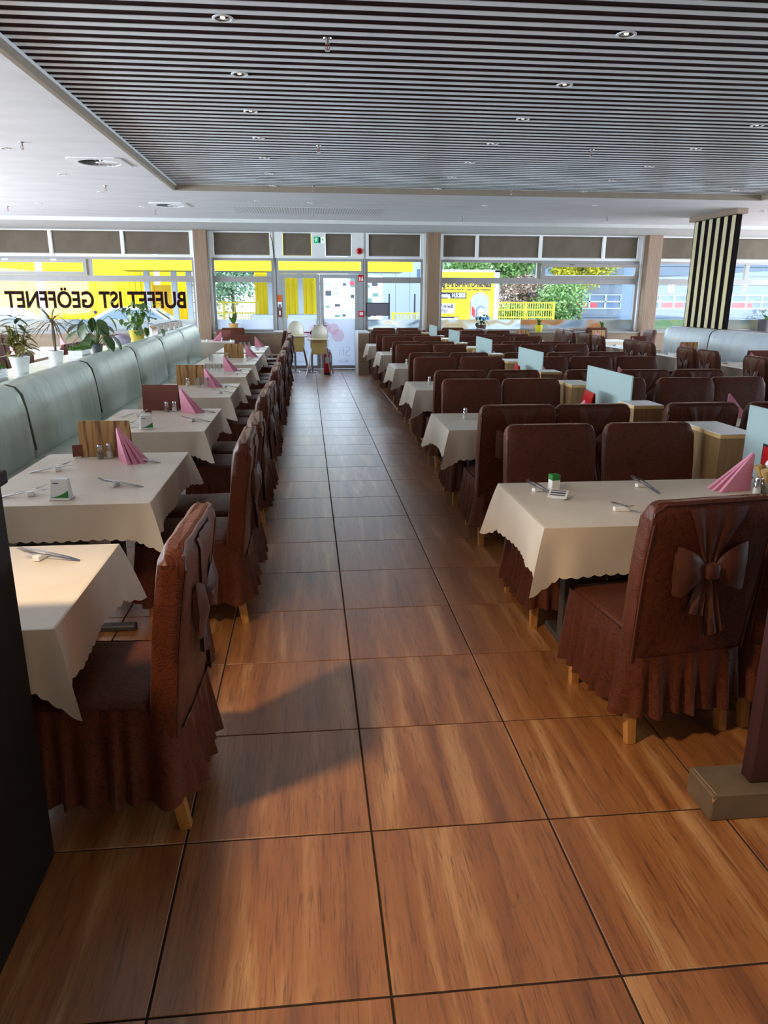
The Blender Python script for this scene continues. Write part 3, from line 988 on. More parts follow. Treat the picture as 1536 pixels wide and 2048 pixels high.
def make_chair(label):
    """Slip-covered dining chair, origin on the floor under the seat centre, facing +y."""
    rnd = random.Random(3)
    t = thing('covered_chair', label, 'chair', (0, 0, 0), 0, 'brown slip-covered chairs')
    lg = B()
    lg.add([(-.017, -.017, 0), (.017, -.017, 0), (.017, .017, 0), (-.017, .017, 0), (-.024, -.024, .40), (.024, -.024, .40), (.024, .024, .40), (-.024, .024, .40)],
           [(0, 3, 2, 1), (4, 5, 6, 7), (0, 1, 5, 4), (1, 2, 6, 5), (2, 3, 7, 6), (3, 0, 4, 7)])
    me = lg.mesh('leg', 'chairleg')
    for sx in (-1, 1):
        ob('leg', me, t, (sx * .20, .21, 0), (0, 0, 0))
        o = ob('leg', me, t, (sx * .205, -.272, 0), (R(-9), 0, 0))
    # seat
    B().bevbox(-.235, .235, -.20, .25, .35, .475, .035, 3).build('seat', 'cover', t)
    # backrest: grid-shaped soft slab that leans back a little, wider at the shoulders
    nx, nz = 12, 14
    W, T, Z0, Z1 = .258, .052, .36, .985
    def shape(u, s, v):
        z = Z0 + (Z1 - Z0) * v
        w = W * (0.955 + 0.045 * min(1, v * 1.6))
        x = u * w
        # rounded shoulders
        tc = max(0, (abs(u) - 0.82) / 0.18)
        top = Z1 - 0.045 * (1 - math.sqrt(max(0, 1 - tc * tc)))
        z = min(z, top)
        yc = -.235 - .075 * (v ** 1.3)
        th = T * (1.0 - 0.25 * abs(u) ** 6) * (1 - 0.35 * max(0, (v - .9) / .1) ** 2)
        wr = 0.004 * math.sin(9 * v + 4 * u) * math.cos(5 * u)
        return (x, yc + s * th + wr, z)
    loop = []
    US = [-1, -.985, -.955, -.91, -.84, -.7, -.45, -.2, 0, .2, .45, .7, .84, .91, .955, .985, 1]
    for u in US:
        loop.append((u, 1))
    loop += [(1.0, 0.33), (1.0, -0.33)]
    for u in US[::-1]:
        loop.append((u, -1))
    loop += [(-1.0, -0.33), (-1.0, 0.33)]
    rows = []
    for iz in range(nz + 1):
        v = iz / nz
        rows.append([shape(u, s, v) for u, s in loop])
    r1 = [(p[0], p[1], p[2] + .009) for p in [shape(u * .985, s * .86, 1.0) for u, s in loop]]
    cap = [(p[0], p[1], p[2] + .015) for p in [shape(u * .95, s * .5, 1.0) for u, s in loop]]
    rows += [r1, cap]
    b = B().grid(rows, True)
    n = len(loop)
    b.add(cap, [list(range(n))])
    b.add(rows[0], [list(range(n))[::-1]])
    bk = b.build('backrest', 'cover', t, angle=75)
    # piping along the back panel edge
    pp = []
    for v in [i / 10 for i in range(11)]:
        pp.append(shape(-.97, -1.04, v))
    for u in [-.8 + .2 * i for i in range(9)]:
        p = shape(u, -1.0, 1.0); pp.append((p[0], p[1], p[2] + .008))
    for v in [1 - i / 10 for i in range(11)]:
        pp.append(shape(.97, -1.04, v))
    B().tube(pp, .005, 5).build('piping', 'coverplain', bk)
    # gathered flounce
    n = 168
    ring_, L = rrect(.240, .268, .05, n)
    rows = []
    for k in range(7):
        f = k / 6
        row = []
        for (x, y, nx_, ny_, s) in ring_:
            back = max(0.0, min(1.0, (-y - .18) / .08))
            zt = .462 - .085 * back
            ph = 2 * PI * s / L * 27
            wav = (math.sin(ph + 0.9 * math.sin(ph * .37)) * .5 + .25 * math.sin(ph * .53 + 1.3))
            off = (0.002 + .036 * f ** 1.2) * wav + .026 * f + .004
            yy = y - (.022 * back)
            z = zt + (.135 - zt) * f + (0.006 * math.sin(ph * .5) if k == 6 else 0)
            row.append((x + nx_ * off, yy + ny_ * off, z))
        rows.append(row)
    B().grid(rows, True).build('flounce', 'cover', t, angle=80)
    # bow with sash on the back
    def back_pt(u, v, e=0.006):
        p = shape(u, -1.0, v)
        return Vector((p[0], p[1] - e, p[2]))
    bow = B()
    for sx in (-1, 1):
        rows = []
        for i in range(9):
            f = i / 8
            x = sx * (.012 + .135 * f)
            hgt = .016 + .068 * math.sin(f * PI * .62) ** 1.0
            puff = .010 + .018 * math.sin(f * PI * .9)
            row = []
            for k in range(14):
                a = 2 * PI * k / 14
                cr = 1 + .20 * math.sin(5 * a + sx) * f + .10 * math.sin(3 * a + 6 * f)
                row.append((x, -.31 - .02 - puff * (0.8 + .6 * math.sin(a) * cr), .735 + sx * .0 + hgt * math.cos(a) * cr + .012 * f))
            rows.append(row)
        bow.grid(rows, True)
        bow.add(rows[-1], [list(range(14))])
    bw = bow.build('bow', 'bow', t, angle=70)
    B().bevbox(-.026, .026, -.375, -.318, .705, .765, .014, 2).build('bow_knot', 'bow', bw)
    for sx, ln in ((-1, .16), (1, .25)):
        rows = []
        for i in range(7):
            f = i / 6
            zc = .725 - ln * f
            xc = sx * (.012 + .035 * f)
            hw = .014 + .026 * f
            row = []
            for k in range(7):
                u = -1 + k / 3
                row.append((xc + hw * u, -.332 - .012 * f - .008 * math.cos(u * 5), zc + .01 * u * sx * f))
            rows.append(row)
        top = B().grid(rows)
        back = [[(x, y + .006, z) for x, y, z in r] for r in rows]
        top.grid(back)
        top.build('bow_tail', 'bow', bw, angle=70)
    # draped sash from the top edge down to the knot
    rows = []
    for i in range(8):
        f = i / 7
        v = 0.985 - f * .40
        hw = .42 * (1 - f) ** 1.1 + .06
        row = []
        for k in range(11):
            u = -1 + k / 5
            p = back_pt(u * hw, v, .004 + .007 * (1 + math.cos(u * 9 + 1)) * (.35 + .65 * f))
            row.append(p)
        rows.append(row)
    B().grid(rows).build('sash', 'coverplain', t, angle=70)
    return t


chair0 = make_chair('brown slip-covered chair')
_used = [False]

def chair(x, y, rz, label, group='brown slip-covered chairs', skip=()):
    """rz = heading: 0 faces +y (away from the camera)."""
    if not _used[0]:
        _used[0] = True
        chair0.location = (x, y, 0)
        chair0.rotation_euler = (0, 0, rz)
        chair0['label'] = label
        chair0['group'] = group
        return chair0
    return copy_tree(chair0, (x, y, 0), rz, label, group, skip)


# ---------------------------------------------------------------- tables and cloths
_cloth, _tabm = {}, {}

def cloth_mesh(w, d, drop, ds, seed=0):
    key = (round(w, 2), round(d, 2), round(drop, 2), ds, seed)
    if key in _cloth:
        return _cloth[key]
    rnd = random.Random(seed + int(w * 100))
    hx, hy = w / 2, d / 2
    nt = 7
    cols = []     # each column: list of points down from the table edge
    corners = [(hx, hy), (hx, -hy), (-hx, -hy), (-hx, hy)]
    E = 0.13      # length of side taken up by the corner fold
    def scallop(s):
        return -0.011 * abs(math.sin(PI * s / .055))
    ear = 0.10
    for ci in range(4):
        c = Vector(corners[ci])
        nx_ = Vector(corners[(ci + 1) % 4])
        pv = Vector(corners[(ci - 1) % 4])
        dn = (nx_ - c).normalized()
        L = (nx_ - c).length
        nrm = Vector((-dn.y, dn.x))
        if nrm.dot(c) < 0:
            nrm = -nrm
        cn = c.normalized() if False else Vector((math.copysign(1, c.x), math.copysign(1, c.y))).normalized()
        cn2 = Vector((math.copysign(1, nx_.x), math.copysign(1, nx_.y))).normalized()
        tipL = drop * (1.30 + 0.12 * rnd.random())
        n = max(8, int(L / ds))
        ne = max(4, int(drop * .9 / ds))
        def col_side(s):
            a = c + dn * s
            out = []
            q = min(s, L - s)
            for k in range(nt + 1):
                f = k / nt
                bulge = 0.008 * math.sin(s * 13 + ci * 2 + seed) * f + .004 * f + 0.014 * f * math.exp(-((q - E) / .07) ** 2)
                p = a + nrm * (.004 + bulge)
                z = -drop * f + (scallop(s) if k == nt else 0)
                out.append((p.x, p.y, z - (0.004 if k else 0)))
            return out
        def ridge(cc, cnn, tl):
            out = []
            for k in range(nt + 1):
                f = k / nt
                p = cc + cnn * (.004 + ear * f ** .9)
                out.append(Vector((p.x, p.y, -tl * f)))
            return out
        def col_ear(cc, cnn, tl, e, side_col, sgn):
            # e=0 at ridge, 1 at the side column
            rd = ridge(cc, cnn, tl)
            out = []
            for k in range(nt + 1):
                f = k / nt
                p = rd[k].lerp(Vector(side_col[k]), e)
                sag = math.sin(PI * e) * .028 * f
                p = p - Vector((cnn.x, cnn.y, 0)) * sag
                if k == nt:
                    p.z += -0.010 * abs(math.sin(PI * e * 3))
                out.append(tuple(p))
            return out
        tl0 = drop * (1.33 + .1 * ((ci * 37 + seed) % 3) / 3)
        tl1 = drop * (1.33 + .1 * (((ci + 1) % 4 * 37 + seed) % 3) / 3)
        s0 = col_side(E * .55)
        s1 = col_side(L - E * .55)
        for k in range(ne):
            cols.append(col_ear(c, cn, tl0, k / ne, s0, 1))
        for k in range(n + 1):
            cols.append(col_side(E * .55 + (L - 1.1 * E) * k / n))
        for k in range(1, ne):
            cols.append(col_ear(nx_, cn2, tl1, 1 - k / ne, s1, -1))
    rows = [[cc[k] for cc in cols] for k in range(nt + 1)]
    b = B().grid(rows, True)
    # top sheet: inner ring then fill
    inner = [(x * .985, y * .985, .0015) for x, y, z in rows[0]]
    b.grid([rows[0], inner], True)
    b.add(inner, [list(range(len(inner)))])
    me = b.mesh('tablecloth', 'cloth', 50)
    _cloth[key] = me
    return me


def table(x0, x1, y0, y1, where, drop=.2, ds=.022, cloth=True, zt=.75):
    w, d = x1 - x0, y1 - y0
    cx, cy = (x0 + x1) / 2, (y0 + y1) / 2
    t = thing('dining_table', 'cloth-covered dining table, ' + where, 'table', (cx, cy, 0), 0, 'dining tables')
    B().bevbox(-w / 2, w / 2, -d / 2, d / 2, zt - .03, zt - .001, .004, 1).build('tabletop', 'tableboard', t)
    lw = w > d
    for sg in (-1, 1):
        f = sg * (max(w, d) * .30 if max(w, d) > .95 else .12)
        px, py = (f, 0) if lw else (0, f)
        B().box(px - .035, px + .035, py - .035, py + .035, .0305, zt - .0305).build('column', 'table', t)
        e = .24
        fx, fy = (.03, e) if lw else (e, .03)
        B().bevbox(px - fx, px + fx, py - fy, py + fy, 0, .03, .006, 1).build('foot', 'table', t)
        if not (max(w, d) > .95):
            break
    c = ob('tablecloth', cloth_mesh(w, d, drop, ds, int(abs(cx * 7 + cy * 3)) % 3), None, (cx, cy, zt + .001), None,
           'cream satin tablecloth with scalloped hem, ' + where, 'tablecloth', 'cream tablecloths')
    return cx, cy


TZ = .7535

# ---------------------------------------------------------------- things on the tables
_p = {}

def proto(key, maker, loc, rz, label, group):
    """first call moves the prototype itself, later calls copy it with its parts"""
    if key not in _p:
        o = maker()
        _p[key] = o
        o.location = loc
        o.rotation_euler = (0, 0, rz)
        o['label'] = label
        o['group'] = group
        return o
    return copy_tree(_p[key], loc, rz, label, group)


def mk_rest():
    o = B().bevbox(-.014, .014, -.036, .036, 0, .019, .003, 1).build('cutlery_rest', 'porcelain')
    return tag(o, 'x', 'cutlery rest', 'x')


def mk_fork():
    b = B()
    b.tube([(0, -.135, -.001), (0, -.10, .003), (0, -.02, .0085), (0, .02, .008), (0, .035, .010)], [.005, .0065, .0038, .0035, .006], 8, .4)
    b.tube([(0, .033, .010), (0, .048, .010)], [.007, .0115], 8, .22)
    for k in range(4):
        x = -.0096 + .0064 * k
        b.tube([(x, .046, .010), (x, .07, .012), (x, .098, .022)], [.0022, .0022, .0012], 5, .7)
    return tag(b.build('fork', 'steel'), 'x', 'fork', 'x')


def mk_knife():
    b = B()
    b.tube([(0, -.135, -.001), (0, -.09, .003), (0, -.01, .008)], [.006, .0075, .005], 8, .5)
    b.prism([(-.0045, -.012), (.005, -.012), (.010, .04), (.008, .09), (-.002, .108), (-.0045, .09)], .0022, 'z', .0065)
    return tag(b.build('knife', 'steel'), 'x', 'knife', 'x')


def setting(x, y, head, where, both=True):
    """cutlery rest with fork and knife; head: direction (angle) in which the tines point; 0 = +y"""
    proto('rest', mk_rest, (x, y, TZ), head + PI / 2, 'white porcelain cutlery rest, ' + where, 'cutlery rests')
    ca, sa = math.cos(head), math.sin(head)
    def off(dx, dy):
        return (x + dx * ca - dy * sa, y + dx * sa + dy * ca)
    px, py = off(-.012, -.02)
    o = proto('fork', mk_fork, (px, py, TZ + .0135), head + R(5), 'steel fork laid on a rest, ' + where, 'forks')
    o.rotation_euler = (R(6), 0, head + R(5))
    if both:
        px, py = off(.014, -.015)
        o = proto('knife', mk_knife, (px, py, TZ + .0125), head - R(4), 'steel knife laid on a rest, ' + where, 'knives')
        o.rotation_euler = (R(5), 0, head - R(4))


def mk_napkin():
    b = B()
    # five folded leaves fanned out about the upright edge
    for i, a in enumerate((-24, -12, 0, 11, 23)):
        ca, sa = math.cos(R(a)), math.sin(R(a))
        ln = .205 - .012 * abs(i - 2)
        h = .19 + .004 * (i % 2)
        for th, side in ((.004, 1),):
            P = []
            for (u, z) in ((0, 0), (ln, 0), (ln * .93, .012), (.012, h), (0, h - .01)):
                for s in (-1, 1):
                    P.append((u * ca - s * th * sa * (1 + 1.5 * u / ln), u * sa + s * th * ca * (1 + 1.5 * u / ln), z))
            n = 5
            b.add(P, [tuple(2 * k for k in range(n)), tuple(2 * k + 1 for k in range(n))[::-1]] + [(2 * k, 2 * ((k + 1) % n), 2 * ((k + 1) % n) + 1, 2 * k + 1) for k in range(n)])
    return tag(b.build('folded_napkin', 'napkin', angle=20), 'x', 'napkin', 'x')


def napkin(x, y, rz, where, s=1.0):
    o = proto('napkin', mk_napkin, (x, y, TZ), rz, 'pink upright folded napkin, ' + where, 'pink napkins')
    o.scale = (s, s, s)
    return o


def mk_menu(matname, key):
    def f():
        t = thing('menu', 'x', 'menu', (0, 0, 0), 0, 'x')
        c = B()
        c.add([(-.15, -.012, 0), (.15, -.012, 0), (.15, .004, .215), (-.15, .004, .215), (-.15, -.006, 0), (.15, -.006, 0), (.15, .010, .215), (-.15, .010, .215)],
              [(0, 1, 2, 3), (4, 7, 6, 5), (0, 4, 5, 1), (1, 5, 6, 2), (2, 6, 7, 3), (3, 7, 4, 0)])
        c.build('front_cover', matname, t)
        c = B()
        c.add([(-.15, .055, 0), (.15, .055, 0), (.15, .012, .215), (-.15, .012, .215), (-.15, .061, 0), (.15, .061, 0), (.15, .018, .215), (-.15, .018, .215)],
              [(0, 1, 2, 3), (4, 7, 6, 5), (0, 4, 5, 1), (1, 5, 6, 2), (2, 6, 7, 3), (3, 7, 4, 0)])
        c.build('rear_cover', matname, t)
        return t
    return f


def menu(x, y, rz, kind, where):
    nm = {'menuwood': 'wood-striped standing menu board', 'menubrown': 'brown standing menu cover', 'menured': 'red standing menu cover'}[kind]
    return proto('menu' + kind, mk_menu(kind, kind), (x, y, TZ), rz, nm + ', ' + where, 'standing menus')


def mk_shaker(fill):
    def f():
        t = thing('shaker', 'x', 'shaker', (0, 0, 0), 0, 'x')
        B().lathe([(.0, .0), (.020, 0), (.021, .02), (.017, .055), (.015, .062)], 14, cap=False).build('glass_body', 'tumbler', t)
        B().lathe([(.0, .002), (.018, .002), (.019, .02), (.017, .036), (0, .036)], 12, cap=False).build('filling', fill, t)
        B().lathe([(.016, .062), (.0165, .075), (.012, .086), (0, .089)], 14, cap=False).build('cap', 'chrome', t)
        return t
    return f


def shaker(x, y, fill, where):
    return proto('shk' + fill, mk_shaker(fill), (x, y, TZ), 0, 'glass %s shaker with a steel cap, %s' % (fill, where), fill + ' shakers')


def mk_tumbler():
    b = B().lathe([(.030, 0), (.032, .02), (.036, .105), (.0335, .105), (.0295, .02), (.0, .008)], 18, cap=False)
    return tag(b.build('tumbler', 'tumbler', angle=60), 'x', 'glass', 'x')


def tumbler(x, y, where):
    return proto('tumbler', mk_tumbler, (x, y, TZ), 0, 'clear water tumbler, ' + where, 'tumblers')


def mk_wedge():
    t = thing('sugar_stand', 'x', 'packet holder', (0, 0, 0), 0, 'x')
    B().bevbox(-.05, .05, -.035, .035, 0, .008, .003, 1).build('tray', 'porcelain', t)
    b = B()
    b.add([(-.045, -.026, .008), (.045, -.026, .008), (.045, .026, .008), (-.045, .026, .008), (-.038, -.012, .098), (.038, -.012, .098), (.038, .018, .100), (-.038, .018, .100)],
          [(0, 3, 2, 1), (4, 5, 6, 7), (0, 1, 5, 4), (1, 2, 6, 5), (2, 3, 7, 6), (3, 0, 4, 7)])
    w = b.build('packet', 'paper', t)
    def fp(x, z):
        return -.0265 + (z - .008) / .09 * .014
    # green wave and small print on the front
    rows = [[], []]
    for k in range(9):
        f = k / 8
        x = -.0435 + .087 * f
        zt = .012 + .034 * f ** 1.8
        for r, z in ((0, .010), (1, zt)):
            rows[r].append((x * (1 - .09 * z / .09), fp(x, z) - .0005, z))
    B().grid(rows).build('green_wave', 'greenprint', w)
    B().add([(-.030, fp(0, .078) - .0006, .076), (-.002, fp(0, .078) - .0006, .076), (-.002, fp(0, .083) - .0006, .081), (-.030, fp(0, .083) - .0006, .081)], [(0, 1, 2, 3)]).build('print_line', 'greyvinyl', w)
    return t


def wedge(x, y, rz, where):
    return proto('wedge', mk_wedge, (x, y, TZ), rz, 'white packet stand with a green wave, ' + where, 'packet stands')


def mk_card():
    t = thing('table_card', 'x', 'card', (0, 0, 0), 0, 'x')
    B().bevbox(-.02, .02, -.012, .012, 0, .006, .002, 1).build('foot', 'porcelain', t)
    b = B()
    b.add([(-.028, -.002, .005), (.028, -.002, .005), (.028, .010, .075), (-.028, .010, .075), (-.028, .001, .005), (.028, .001, .005), (.028, .013, .075), (-.028, .013, .075)],
          [(0, 1, 2, 3), (4, 7, 6, 5), (0, 4, 5, 1), (1, 5, 6, 2), (2, 6, 7, 3), (3, 7, 4, 0)])
    b.build('card', 'menubrown', t)
    return t


def card(x, y, rz, where):
    return proto('card', mk_card, (x, y, TZ), rz, 'small brown table card in a white foot, ' + where, 'table cards')


# ================================================================ left row of tables along the banquette
LT = [(1.235, 2.01, 'first banquette table'), (2.61, 3.80, 'second banquette table'), (4.54, 5.68, 'third banquette table'),
      (6.42, 7.60, 'fourth banquette table'), (8.30, 9.42, 'fifth banquette table'), (10.0, 12.08, 'sixth banquette table'),
      (12.40, 14.12, 'seventh banquette table')]
LX0, LX1 = -1.76, -.93
for i, (a, b_, wh) in enumerate(LT):
    table(LX0, LX1, a, b_, 'the ' + wh, .165 if i else .19, .012 if i < 3 else .03)
# aisle-side chairs, facing the banquette (-x)
HL = PI / 2
lch = [(0, [(1.50, 3)]), (1, [(3.08, 0), (3.62, -3)]), (2, [(4.86, 0), (5.40, 2)]), (3, [(6.74, 0), (7.28, 0)]), (4, [(8.62, 0), (9.16, 2)]),
       (5, [(10.3, 0), (10.84, 0), (11.4, 0)]), (6, [(12.85, 0), (13.6, -4)])]
for i, lst in lch:
    for k, (y, a) in enumerate(lst):
        wh = LT[i][2]
        sp = ['near seat', 'middle seat' if len(lst) > 2 else 'far seat', 'far seat'][k] if len(lst) > 1 else 'single seat'
        chair((-.80 if i else -.865) + random.uniform(-.012, .012), y, HL - R(a), 'brown covered chair on the aisle, %s of the %s' % (sp, wh))
# things on the left tables
w0, w1, w2, w3, w4, w5, w6 = ['on the ' + q[2] for q in LT]
setting(-1.17, 1.86, R(75), w0 + ', by itself')
setting(-1.17, 2.95, R(78), w1 + ', near aisle seat')
setting(-1.19, 3.52, R(78), w1 + ', far aisle seat')
setting(-1.53, 2.80, R(-75), w1 + ', near bench seat')
setting(-1.57, 3.34, R(-72), w1 + ', far bench seat')
wedge(-1.36, 2.72, R(-6), w1)
napkin(-1.30, 3.60, R(-35), w1)
menu(-1.40, 3.70, R(-2), 'menuwood', w1)
shaker(-1.415, 3.63, 'pepper', w1)
shaker(-1.37, 3.665, 'salt', w1)
card(-1.56, 3.68, R(12), w1)
setting(-1.08, 4.99, R(78), w2 + ', near aisle seat')
setting(-1.10, 5.47, R(78), w2 + ', far aisle seat')
setting(-1.52, 4.75, R(-75), w2 + ', near bench seat')
setting(-1.55, 5.30, R(-75), w2 + ', far bench seat')
wedge(-1.36, 4.68, R(20), w2)
napkin(-1.24, 5.50, R(-14), w2)
menu(-1.42, 5.59, R(-3), 'menubrown', w2)
shaker(-1.36, 5.50, 'pepper', w2)
shaker(-1.30, 5.52, 'salt', w2)
card(-1.50, 5.44, R(8), w2)
setting(-1.06, 6.75, R(78), w3 + ', near aisle seat')
setting(-1.06, 7.22, R(78), w3 + ', far aisle seat')
napkin(-1.28, 7.33, R(-14), w3)
menu(-1.45, 7.48, R(2), 'menuwood', w3)
for dx, dy in ((0, 0), (.075, .03)):
    tumbler(-1.335 + dx, 7.22 + dy, w3 + (', left one' if dx == 0 else ', right one'))
shaker(-1.47, 7.38, 'salt', w3)
setting(-1.06, 8.62, R(80), w4 + ', near aisle seat')
setting(-1.06, 9.1, R(80), w4 + ', far aisle seat')
napkin(-1.27, 9.12, R(-14), w4)
for dx, dy in ((0, 0), (.078, .02), (.155, .0)):
    tumbler(-1.45 + dx, 8.92 + dy, w4 + {0: ', left', .078: ', middle', .155: ', right'}[dx] + ' one')
setting(-1.08, 10.6, R(80), w5 + ', near aisle seat')
setting(-1.08, 11.15, R(80), w5 + ', far aisle seat')
napkin(-1.16, 11.42, R(-14), w5)
menu(-1.33, 11.2, 0, 'menuwood', w5)
shaker(-1.42, 11.1, 'salt', w5)
tumbler(-1.6, 10.5, w5)
setting(-1.08, 13.0, R(80), w6 + ', near aisle seat')
setting(-1.08, 13.5, R(80), w6 + ', far aisle seat')
napkin(-1.18, 13.9, R(-14), w6)
for k in range(3):
    tumbler(-1.42 + .08 * k, 13.55 + .02 * k, w6 + ', %s one' % ['left', 'middle', 'right'][k])
menu(-1.42, 13.95, 0, 'menubrown', w6)
# window table at the end of the banquette
wh = 'in front of the window with the orchid'
table(-2.70, -1.62, 15.35, 16.3, wh, .28, .03)
chair(-1.85, 16.40, PI, 'brown covered chair at the window table with the orchid, window side')
chair(-.95, 15.6, HL, 'single covered chair standing by the parapet beside the door')
chair(-.84, 14.55, HL, 'brown covered chair on the aisle, last before the high chairs')
napkin(-2.02, 15.85, PI, 'on the window table by the orchid')
shaker(-1.98, 15.55, 'salt', 'on the window table by the orchid')
menu(-2.0, 16.05, 0, 'menubrown', 'on the window table by the orchid')
setting(-2.3, 15.6, 0, 'on the window table by the orchid, left place')
setting(-1.8, 15.6, 0, 'on the window table by the orchid, right place')

# ---------------------------------------------------------------- banquette
def bench_section(y0, y1, ztop0, ztop1, label, xb=-2.33, xt=-2.40, sgn=1, nm='banquette_section', group='green leather banquette', low=.46, lm='leather'):
    """seat along y; faces +x if sgn=1"""
    t = thing(nm, label, 'banquette', (0, 0, 0), 0, group)
    L = y1 - y0
    n = max(10, int(L / .09))
    rows = []
    prof = [(0.0, 0.0), (.035, .14), (.05, .38), (.05, .66), (.02, .88), (-.03, .97), (-.09, 1.0), (-.16, .985), (-.17, .9), (-.17, .0)]
    for i in range(n + 1):
        f = i / n
        y = y0 + .006 + (L - .012) * f
        edge = min(1.0, min(f, 1 - f) * 9)
        edge = math.sqrt(edge * (2 - edge)) if edge < 1 else 1
        zt = ztop0 + (ztop1 - ztop0) * f
        row = []
        for k, (dx, q) in enumerate(prof):
            z = low - .03 + (zt - low + .03) * q
            pf = dx if dx <= 0 else dx * (.25 + .75 * edge)
            wr = .004 * math.sin(f * 40 + q * 9) * (1 if dx > 0 else 0) * (.5 + .5 * math.sin(f * 9))
            zz = z - (.022 * (1 - edge) if q > .8 else 0)
            row.append((sgn * (pf + wr + (xb + (xt - xb) * q) * sgn), y, zz))
        rows.append(row)
    b = B().grid(rows)
    b.add(rows[0], [list(range(len(prof)))])
    b.add(rows[-1], [list(range(len(prof)))[::-1]])
    bk = b.build('backrest', lm, t, angle=50)
    B().tube([(r[k][0] + sgn * .003, y0 + .002, r[k][2]) for r in rows[:1] for k in range(1, 8)], .010, 6).build('piping', 'piping', bk)
    xs = sorted((xb - sgn * .17, xb + sgn * .50))
    B().bevbox(xs[0], xs[1], y0 + .004, y1 - .004, .32, low, .035, 3).build('seat_cushion', lm, t)
    B().box(xs[0] + .02, xs[1] - .04, y0 + .004, y1 - .004, 0, .319).build('base', 'leatherdk', t)
    return t

seams = [1.3, 3.2, 5.15, 7.11, 9.1, 10.97, 12.94, 14.95]
for i in range(7):
    za, zb = 1.045 + .0103 * (seams[i] - 5.15), 1.045 + .0103 * (seams[i + 1] - 5.15)
    bench_section(seams[i], seams[i + 1], za, zb, 'pale green leather banquette, %s section counted from the dark partition' % ORD[i])

# planter wall behind the banquette
pl = thing('planter_wall', 'low planter wall behind the green banquette carrying the pots', 'planter', (-2.78, 8.1, 0))
B().box(-.20, .20, -6.8, 6.85, 0, .985).build('body', 'wallpanel', pl)
B().box(-.215, .205, -6.8, 6.85, .9855, 1.02).build('ledge', 'boxtop', pl)
PZ = 1.0205

def pot(o, r0, r1, h, m, soil=True, n=20):
    B().lathe([(r0, 0), (r1, h), (r1 * .92, h), (r1 * .90, h * .88)], n, cap=True if not soil else False).build('pot', m, o)
    if soil:
        B().lathe([(0, .004), (r0 * .98, .004)], n, cap=False).build('pot_base', m, o)
        B().lathe([(r1 * .905, h * .86), (0, h * .90)], n, cap=False).build('soil', 'soil', o)


def leaf_mesh(L, W, m, fold=.25, droop=.35, n=6):
    rows = []
    for i in range(n + 1):
        f = i / n
        w = W * math.sin(PI * min(1, f * .92 + .06)) ** .8 * (1 - .15 * f)
        z = -droop * L * f * f
        y = L * f
        rows.append([(-w, y, z + w * fold), (-w * .5, y, z + w * fold * .3), (0, y, z), (w * .5, y, z + w * fold * .3), (w, y, z + w * fold)])
    return B().grid(rows).mesh('leaf', m, 60)


def put_leaves(o, specs, me, nm='leaf'):
    for (x, y, z, az, el, s) in specs:
        q = ob(nm, me, o, (x, y, z), (el, 0, az))
        q.scale = (s, s, s)


rl = random.Random(11)
# 1 grass trays
def tray(x, y, label, ln=.34):
    o = thing('grass_tray', label, 'planter box', (x, y, PZ))
    b = B()
    for k in range(4):
        z = k * .024
        b.box(-.075, .075, -ln / 2, ln / 2, z, z + .017)
    b.box(-.066, .066, -ln / 2 + .01, ln / 2 - .01, 0, .094)
    b.build('slatted_box', 'paper', o)
    gz = B()
    for k in range(420):
        a, c2 = rl.uniform(-.07, .07), rl.uniform(-ln / 2, ln / 2)
        d = rl.uniform(0, 6.28)
        h = rl.uniform(.03, .06)
        dx, dy = .006 * math.cos(d), .006 * math.sin(d)
        tx, ty = rl.uniform(-.015, .015), rl.uniform(-.015, .015)
        gz.add([(a - dx, c2 - dy, .09), (a + dx, c2 + dy, .09), (a + tx, c2 + ty, .09 + h)], [(0, 1, 2)])
    gz.box(-.07, .07, -ln / 2 + .004, ln / 2 - .004, .0945, .112)
    gz.build('grass', 'turf', o, kind='stuff')
tray(-2.72, 5.46, 'white slatted box of green grass at the near end of the planter')
tray(-2.70, 7.85, 'white slatted box of green grass behind the spiky dracaena')

# 2 white pot with olive leaves
o = thing('potted_shrub', 'white pot of yellow-green leafy shrub on the planter', 'potted plant', (-2.68, 6.02, PZ))
pot(o, .058, .085, .155, 'pot_white')
st = B()
for k in range(9):
    a = rl.uniform(0, 6.28)
    st.tube([(.02 * math.cos(a), .02 * math.sin(a), .13), (.05 * math.cos(a), .05 * math.sin(a), .3), (.09 * math.cos(a), .09 * math.sin(a), .42)], .004, 5)
st.build('stems', 'leafol', o)
lm = leaf_mesh(.115, .024, 'leafol')
put_leaves(o, [(rl.uniform(-.07, .07), rl.uniform(-.07, .07), rl.uniform(.2, .37), rl.uniform(0, 6.28), R(rl.uniform(-35, 45)), rl.uniform(.7, 1.2)) for k in range(60)], lm)
lm2 = leaf_mesh(.15, .026, 'leafdk')
put_leaves(o, [(rl.uniform(-.03, .03), rl.uniform(-.03, .03), rl.uniform(.36, .5), rl.uniform(0, 6.28), R(rl.uniform(-20, 55)), rl.uniform(.8, 1.1)) for k in range(12)], lm2)

# 3 dracaena
o = thing('dracaena', 'spiky dracaena with drooping narrow leaves in a white pot', 'potted plant', (-2.68, 6.98, PZ))
pot(o, .055, .08, .14, 'pot_white')
B().tube([(0, 0, .12), (.01, .0, .28), (0, .01, .44)], [.013, .010, .009], 7).build('stem', 'bark', o)
lm = leaf_mesh(.36, .0085, 'blade', .2, .6, 8)
put_leaves(o, [(0, .01, .40 + rl.uniform(-.03, .04), 6.283 * k / 46 + rl.uniform(-.1, .1), R(rl.choice([rl.uniform(30, 75), rl.uniform(-12, 30), rl.uniform(-12, 30)])), rl.uniform(.75, 1.1)) for k in range(46)], lm)

